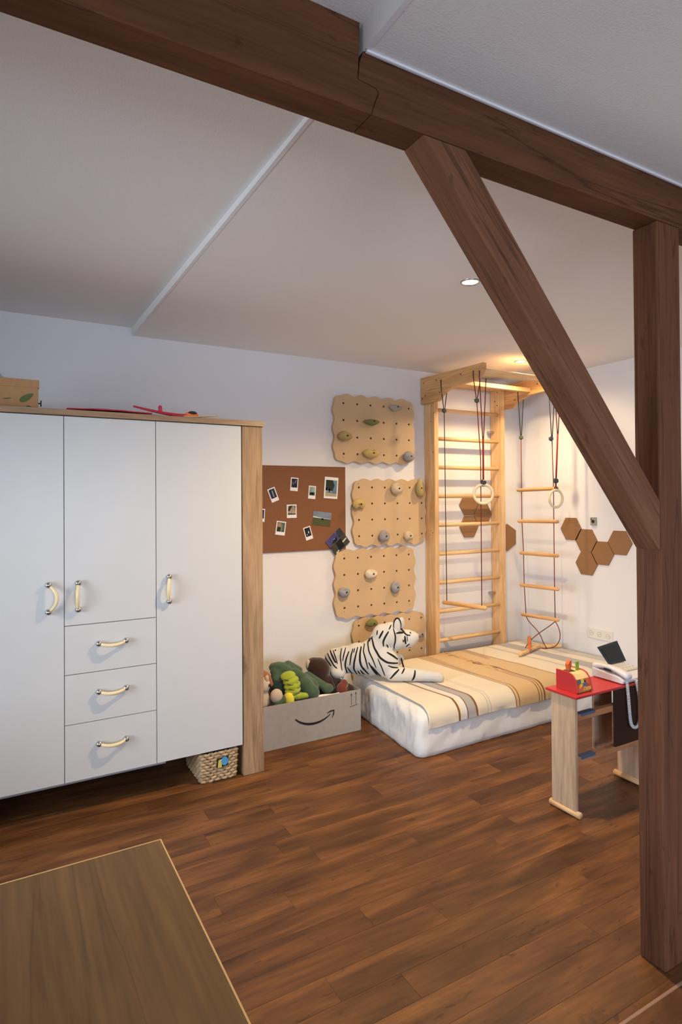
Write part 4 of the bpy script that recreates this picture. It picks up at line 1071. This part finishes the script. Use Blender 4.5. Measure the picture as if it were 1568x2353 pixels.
blob('body', [('e', (1.72, 3.80, .34), (.13, .10, .10)), ('c', (1.62, 3.76, .44), (1.73, 3.78, .465), .030, .032), ('c', (1.73, 3.78, .465), (1.82, 3.80, .41), .033, .030),
              ('c', (1.62, 3.74, .40), (1.76, 3.74, .405), .028, .034), ('c', (1.76, 3.72, .42), (1.87, 3.68, .33), .034, .040), ('c', (1.80, 3.66, .36), (1.84, 3.63, .29), .046, .044),
              ('c', (1.86, 3.74, .38), (1.97, 3.66, .30), .034, .030), ('e', (1.84, 3.63, .30), (.052, .045, .05)), ('e', (1.97, 3.655, .300), (.046, .036, .034)),
              ('c', (1.63, 3.80, .46), (1.70, 3.74, .44), .032, .036), ('e', (1.655, 3.77, .478), (.05, .04, .022))], 'p_green', t, .009, it=5)
t = thing('plush_caterpillar', (1.68, 3.64, .006), 'lime green ringed plush caterpillar at the front of the carton', 'plush toy', grp)
ring_c = [(1.688, 3.690, .420), (1.700, 3.672, .393), (1.704, 3.658, .364), (1.702, 3.646, .336), (1.690, 3.640, .308)]
for k, c in enumerate(ring_c): MB().ball(c, (.060 - .003 * abs(k - 2), .042, .026), 20, 12, Euler((R(14), R(-10), 0)).to_matrix()).build('segment', 'p_lime', t, smooth=True)
for c in ring_c[:-1]:
    MB().tube([(c[0] - .040, c[1] - .036, c[2] - .010), (c[0] - .01, c[1] - .044, c[2] - .020), (c[0] + .038, c[1] - .036, c[2] - .010)], .0030, 6).build('seam', 'p_green', t, smooth=True)
blob('belly', [('c', (1.665, 3.624, .300), (1.668, 3.624, .22), .036, .032)], 'p_yellow', t, .008)
blob('foot', [('c', (1.72, 3.624, .300), (1.800, 3.622, .292), .026, .018)], 'p_lime', t, .007)
blob('claw_paw', [('c', (1.62, 3.628, .292), (1.575, 3.622, .270), .030, .026)], 'p_green', t, .008)
t = thing('plush_bear', (1.95, 3.82, .006), 'dark brown plush bear lying face down in the carton', 'plush toy', grp)
blob('body', [('e', (1.975, 3.79, .395), (.080, .08, .085)), ('e', (1.985, 3.80, .30), (.085, .09, .10)), ('e', (1.94, 3.80, .430), (.06, .06, .055)), ('c', (2.03, 3.76, .33), (2.04, 3.72, .28), .030, .026)], 'p_brown', t, .009)
blob('ear', [('e', (1.892, 3.795, .445), (.020, .018, .036))], 'p_cream', t, .007)
t = thing('plush_monkey', (2.08, 3.72, .006), 'reddish brown plush monkey slumped beside the bear', 'plush toy', grp)
blob('body', [('e', (2.075, 3.645, .268), (.040, .038, .062)), ('e', (2.100, 3.655, .315), (.028, .028, .030)), ('c', (2.07, 3.64, .24), (2.03, 3.62, .20), .024, .02)], 'p_maroon', t, .008)
MB().tube([(2.115, 3.66, .335), (2.128, 3.652, .30), (2.118, 3.648, .285)], .004, 8).build('pink_trim', 'plush_pink', t, smooth=True)
t = thing('red_pouch', (2.14, 3.72, .006), 'dark red pouch with blue and white edge leaning in carton corner', 'pouch')
blob('pouch_body', [('c', (2.150, 3.80, .27), (2.155, 3.70, .24), .020, .020), ('e', (2.150, 3.76, .20), (.022, .09, .10))], 'p_maroon', t, .008)
MB().tube(bez((2.128, 3.70, .285), (2.125, 3.69, .31), (2.135, 3.72, .33), (2.150, 3.78, .335)), .008, 8, round_caps=True).build('edge', plain('pale_blue_cloth', lin(176, 196, 206), .8), t, smooth=True)
t = tag(blob('green_ball', [('e', (2.142, 3.622, .232), (.036, .034, .040))], 'p_emerald', None, .008), 'emerald green soft ball near the carton corner', 'ball')
def pap(u, v): return (1.80 + u * .24, 3.590 + v * .03, .250 + .02 * u + .010 * math.sin(u * 5) + v * .012)
b = MB(); b.grid(pap, 16, 6); po = b.build('white_paper', 'paper', smooth=True); so = po.modifiers.new('s', 'SOLIDIFY'); so.thickness = .002
tag(po, 'crumpled white paper along the front edge inside the carton', 'paper')

# ------------------------------------------------------------------ toy stall with register and telephone
St = thing('toy_stall', (2.8, 2.12, 0), 'small wooden play stall with red counter and chalkboard panel', 'play stall')
ST = .608
ZR0, ZR1 = .277, .493
MB().box((2.495, 2.030, ST - .014), (3.135, 2.225, ST)).build('counter', 'red', St, bevel=.003)
MB().box((2.507, 2.047, .012), (2.525, 2.197, ST - .014)).build('leg_board', 'pale_wood', St, bevel=.0015)
MB().box((3.092, 2.085, .012), (3.110, 2.235, ST - .014)).build('leg_board', 'pale_wood', St, bevel=.0015)
for x, ya, yb in ((2.516, 2.028, 2.212), (3.096, 2.072, 2.256)):
    MB().tube([(x, ya, .0165), (x, yb, .0165)], .0165, 14).build('foot', 'stall_foot', St, smooth=True)
for z in (ZR0, ZR1):
    MB().box((2.525, 2.050, z - .016), (3.092, 2.080, z + .016)).build('rail', 'stall_rail', St, bevel=.002)
    MB().box((2.552, 2.0488, z + .004), (2.662, 2.0812, z + .0168)).build('tape', 'tape', St)
MB().box((2.848, 2.200, .215), (3.000, 2.214, ST - .014)).build('back_board', 'pale_wood', St, bevel=.0015)
MB().box((2.803, 2.0385, .2945), (3.092, 2.0485, ST - .014)).build('chalkboard_panel', 'chalk', St)
# toy cash register
t = thing('toy_register', (2.60, 2.11, ST), 'red wooden toy cash register with sticker front on play stall', 'toy register')
x0, x1 = 2.535, 2.648
prof = [(2.188, ST), (2.062, ST), (2.050, ST + .012), (2.066, ST + .070), (2.085, ST + .092), (2.110, ST + .100), (2.188, ST + .100)]
MB().prism(prof, 'X', x0, x0 + .008).build('side', 'red', t, bevel=.0015)
MB().prism(prof, 'X', x1 - .008, x1).build('side', 'red', t, bevel=.0015)
inner = [(2.188, ST + .001), (2.066, ST + .001), (2.054, ST + .014), (2.070, ST + .068), (2.088, ST + .088), (2.111, ST + .0955), (2.188, ST + .0955)]
MB().prism(inner, 'X', x0 + .008, x1 - .008).build('case', plain('register_cream', lin(226, 196, 140), .5), t)
fa, fb = Vector((0, 2.0525, ST + .014)), Vector((0, 2.0690, ST + .068))
def fpt(u, v, o): q = fa.lerp(fb, v); return Vector((x0 + .010 + u * (x1 - x0 - .020), q.y - o, q.z + o * .25))
def sticker(poly, col, o=.0012, nm='sticker'):
    vs = [fpt(u, v, o) for u, v in poly] + [fpt(u, v, 0.0) for u, v in poly]; n_ = len(poly)
    MB().add(vs, [tuple(range(n_)), tuple(range(2 * n_ - 1, n_ - 1, -1))] + [(i, (i + 1) % n_, (i + 1) % n_ + n_, i + n_) for i in range(n_)]).build(nm, plain('sticker_ink', col, .4), t)
sticker([(0, 0), (1, 0), (1, 1), (0, 1)], lin(206, 92, 48), .0006, 'front_panel')
sticker([(.02, .55), (.3, .6), (.34, .95), (.05, .98)], lin(96, 100, 98))
sticker([(.3, .62), (.55, .66), (.55, .98), (.34, .98)], lin(196, 200, 80))
sticker([(.1, .2), (.42, .45), (.36, .66), (.2, .6)], lin(236, 170, 60))
sticker([(.4, .3), (.75, .36), (.78, .6), (.44, .62)], lin(80, 92, 132))
sticker([(.58, .66), (.7, .66), (.7, .86), (.58, .86)], lin(50, 44, 40))
sticker([(.36, .02), (1, .02), (1, .28), (.45, .26)], lin(212, 158, 66))
sticker([(.48, .1), (.58, .08), (.56, .32), (.46, .3)], lin(226, 226, 200))
sticker([(.78, .3), (.92, .3), (.9, .5), (.8, .5)], lin(176, 60, 40))
MB().prism([(2.550, 2.120), (2.590, 2.112), (2.596, 2.150), (2.553, 2.155)], 'Z', ST + .0955, ST + .099).build('dial_base', plain('dark_green_dial', lin(72, 72, 50), .6), t)
MB().prism([(2.560, ST + .098), (2.574, ST + .098), (2.582, ST + .125), (2.580, ST + .152), (2.569, ST + .148), (2.555, ST + .132)], 'Y', 2.126, 2.146).build('figure_tab', plain('orange_print', lin(212, 100, 58), .5), t, bevel=.001)
MB().prism([(2.606, ST + .096), (2.630, ST + .096), (2.629, ST + .138), (2.605, ST + .140)], 'Y', 2.120, 2.124).build('green_tab', plain('green_tab', lin(134, 176, 56), .5), t)
# white corded telephone with raised dark flap
t = thing('telephone', (2.96, 2.12, ST), 'white corded telephone with raised dark flap on the red counter', 'telephone')
base = [(2.225, ST + .004), (2.036, ST + .004), (2.030, ST + .022), (2.060, ST + .036), (2.225, ST + .052)]
MB().prism(base, 'X', 2.865, 3.120).build('base', 'plastic_w', t, bevel=.004)
hs = []
for i in range(17):
    s = i / 16
    hs.append((2.905, 2.225 - .205 * s, ST + .052 + .028 * math.sin(math.pi * s) ** .7 - .014 * s))
mb = MB()
for i in range(17):
    s = i / 16
    mb.v += []
def handset():
    mb = MB(); n_ = 24; sec = 14; vs = []
    for i in range(n_ + 1):
        s = i / n_
        y_ = 2.232 - .218 * s
        bow = math.sin(math.pi * s)
        zc = ST + .058 + .018 * bow - .016 * s; hh_ = .017 - .006 * bow; ww = .026 - .004 * bow
        if i in (0, n_): hh_ *= .55; ww *= .75
        for k in range(sec):
            a = 2 * math.pi * k / sec
            sx = math.copysign(abs(math.cos(a)) ** .6, math.cos(a)); sz = math.copysign(abs(math.sin(a)) ** .6, math.sin(a))
            vs.append((2.895 + ww * sx, y_, zc + hh_ * sz))
    fs_ = [(i * sec + k, i * sec + (k + 1) % sec, (i + 1) * sec + (k + 1) % sec, (i + 1) * sec + k) for i in range(n_) for k in range(sec)]
    fs_ += [tuple(range(sec - 1, -1, -1)), tuple(n_ * sec + k for k in range(sec))]
    mb.add(vs, fs_); return mb.build('handset', 'plastic_w', t, smooth=True)
hso = handset()
MB().prism([(2.100, ST + .052), (2.150, ST + .055), (2.150, ST + .066), (2.110, ST + .064)], 'X', 2.866, 2.8695).build('grip_recess', 'screen', hso)
fl = MB(); mtx = Matrix.Translation((2.985, 2.205, ST + .052)) @ Matrix.Rotation(R(-18), 4, 'X')
fl.prism([(0, 0), (.150, .0), (.120, .118), (-.055, .104)], 'Y', -.004, .004, mtx); fl.build('flap', 'screen', t, bevel=.002)
fl = MB(); fl.prism([(.012, .012), (.132, .012), (.106, .102), (-.036, .09)], 'Y', -.0052, -.004, mtx); fl.build('flap_inset', 'dark', t)
MB().prism([(2.096, ST + .0415), (2.190, ST + .0505), (2.190, ST + .053), (2.096, ST + .044)], 'X', 2.990, 3.105).build('keypad', 'socket_in', t)
for i in range(4):
    for j in range(3):
        yk = 2.105 + j * .026; zk = ST + .044 + (yk - 2.096) * .096
        MB().box((3.0 + i * .026, yk, zk), (3.016 + i * .026, yk + .016, zk + .003)).build('key', 'plastic_w', t)
ctr = [Vector(p) for p in bez((2.885, 2.024, ST + .018), (2.885, 2.010, .50), (2.885, 2.012, .44), (2.900, 2.012, .405), 40)] + \
      [Vector(p) for p in bez((2.900, 2.012, .405), (2.925, 2.012, .365), (2.975, 2.012, .375), (2.975, 2.012, .44), 30)][1:] + \
      [Vector(p) for p in bez((2.975, 2.012, .44), (2.975, 2.012, .52), (2.968, 2.012, .56), (2.960, 2.024, ST + .018), 34)][1:]
# coil
dist = [0]
for a, c in zip(ctr, ctr[1:]): dist.append(dist[-1] + (c - a).length)
coil = []; N_ = 1100
for i in range(N_):
    s = dist[-1] * i / (N_ - 1); j = 0
    lo, hi = 0, len(dist) - 1
    while hi - lo > 1:
        mid = (lo + hi) // 2
        if dist[mid] <= s: lo = mid
        else: hi = mid
    f_ = (s - dist[lo]) / max(1e-9, dist[hi] - dist[lo]); p = ctr[lo].lerp(ctr[hi], f_); tn = (ctr[hi] - ctr[lo]).normalized()
    n1 = Vector((0, 1, 0)); b1 = tn.cross(n1).normalized(); a = 2 * math.pi * s / .0075
    coil.append(p + (n1 * math.cos(a) + b1 * math.sin(a)) * .0062)
MB().tube(coil, .0026, 5).build('coiled_cord', 'plastic_w', t, smooth=True)
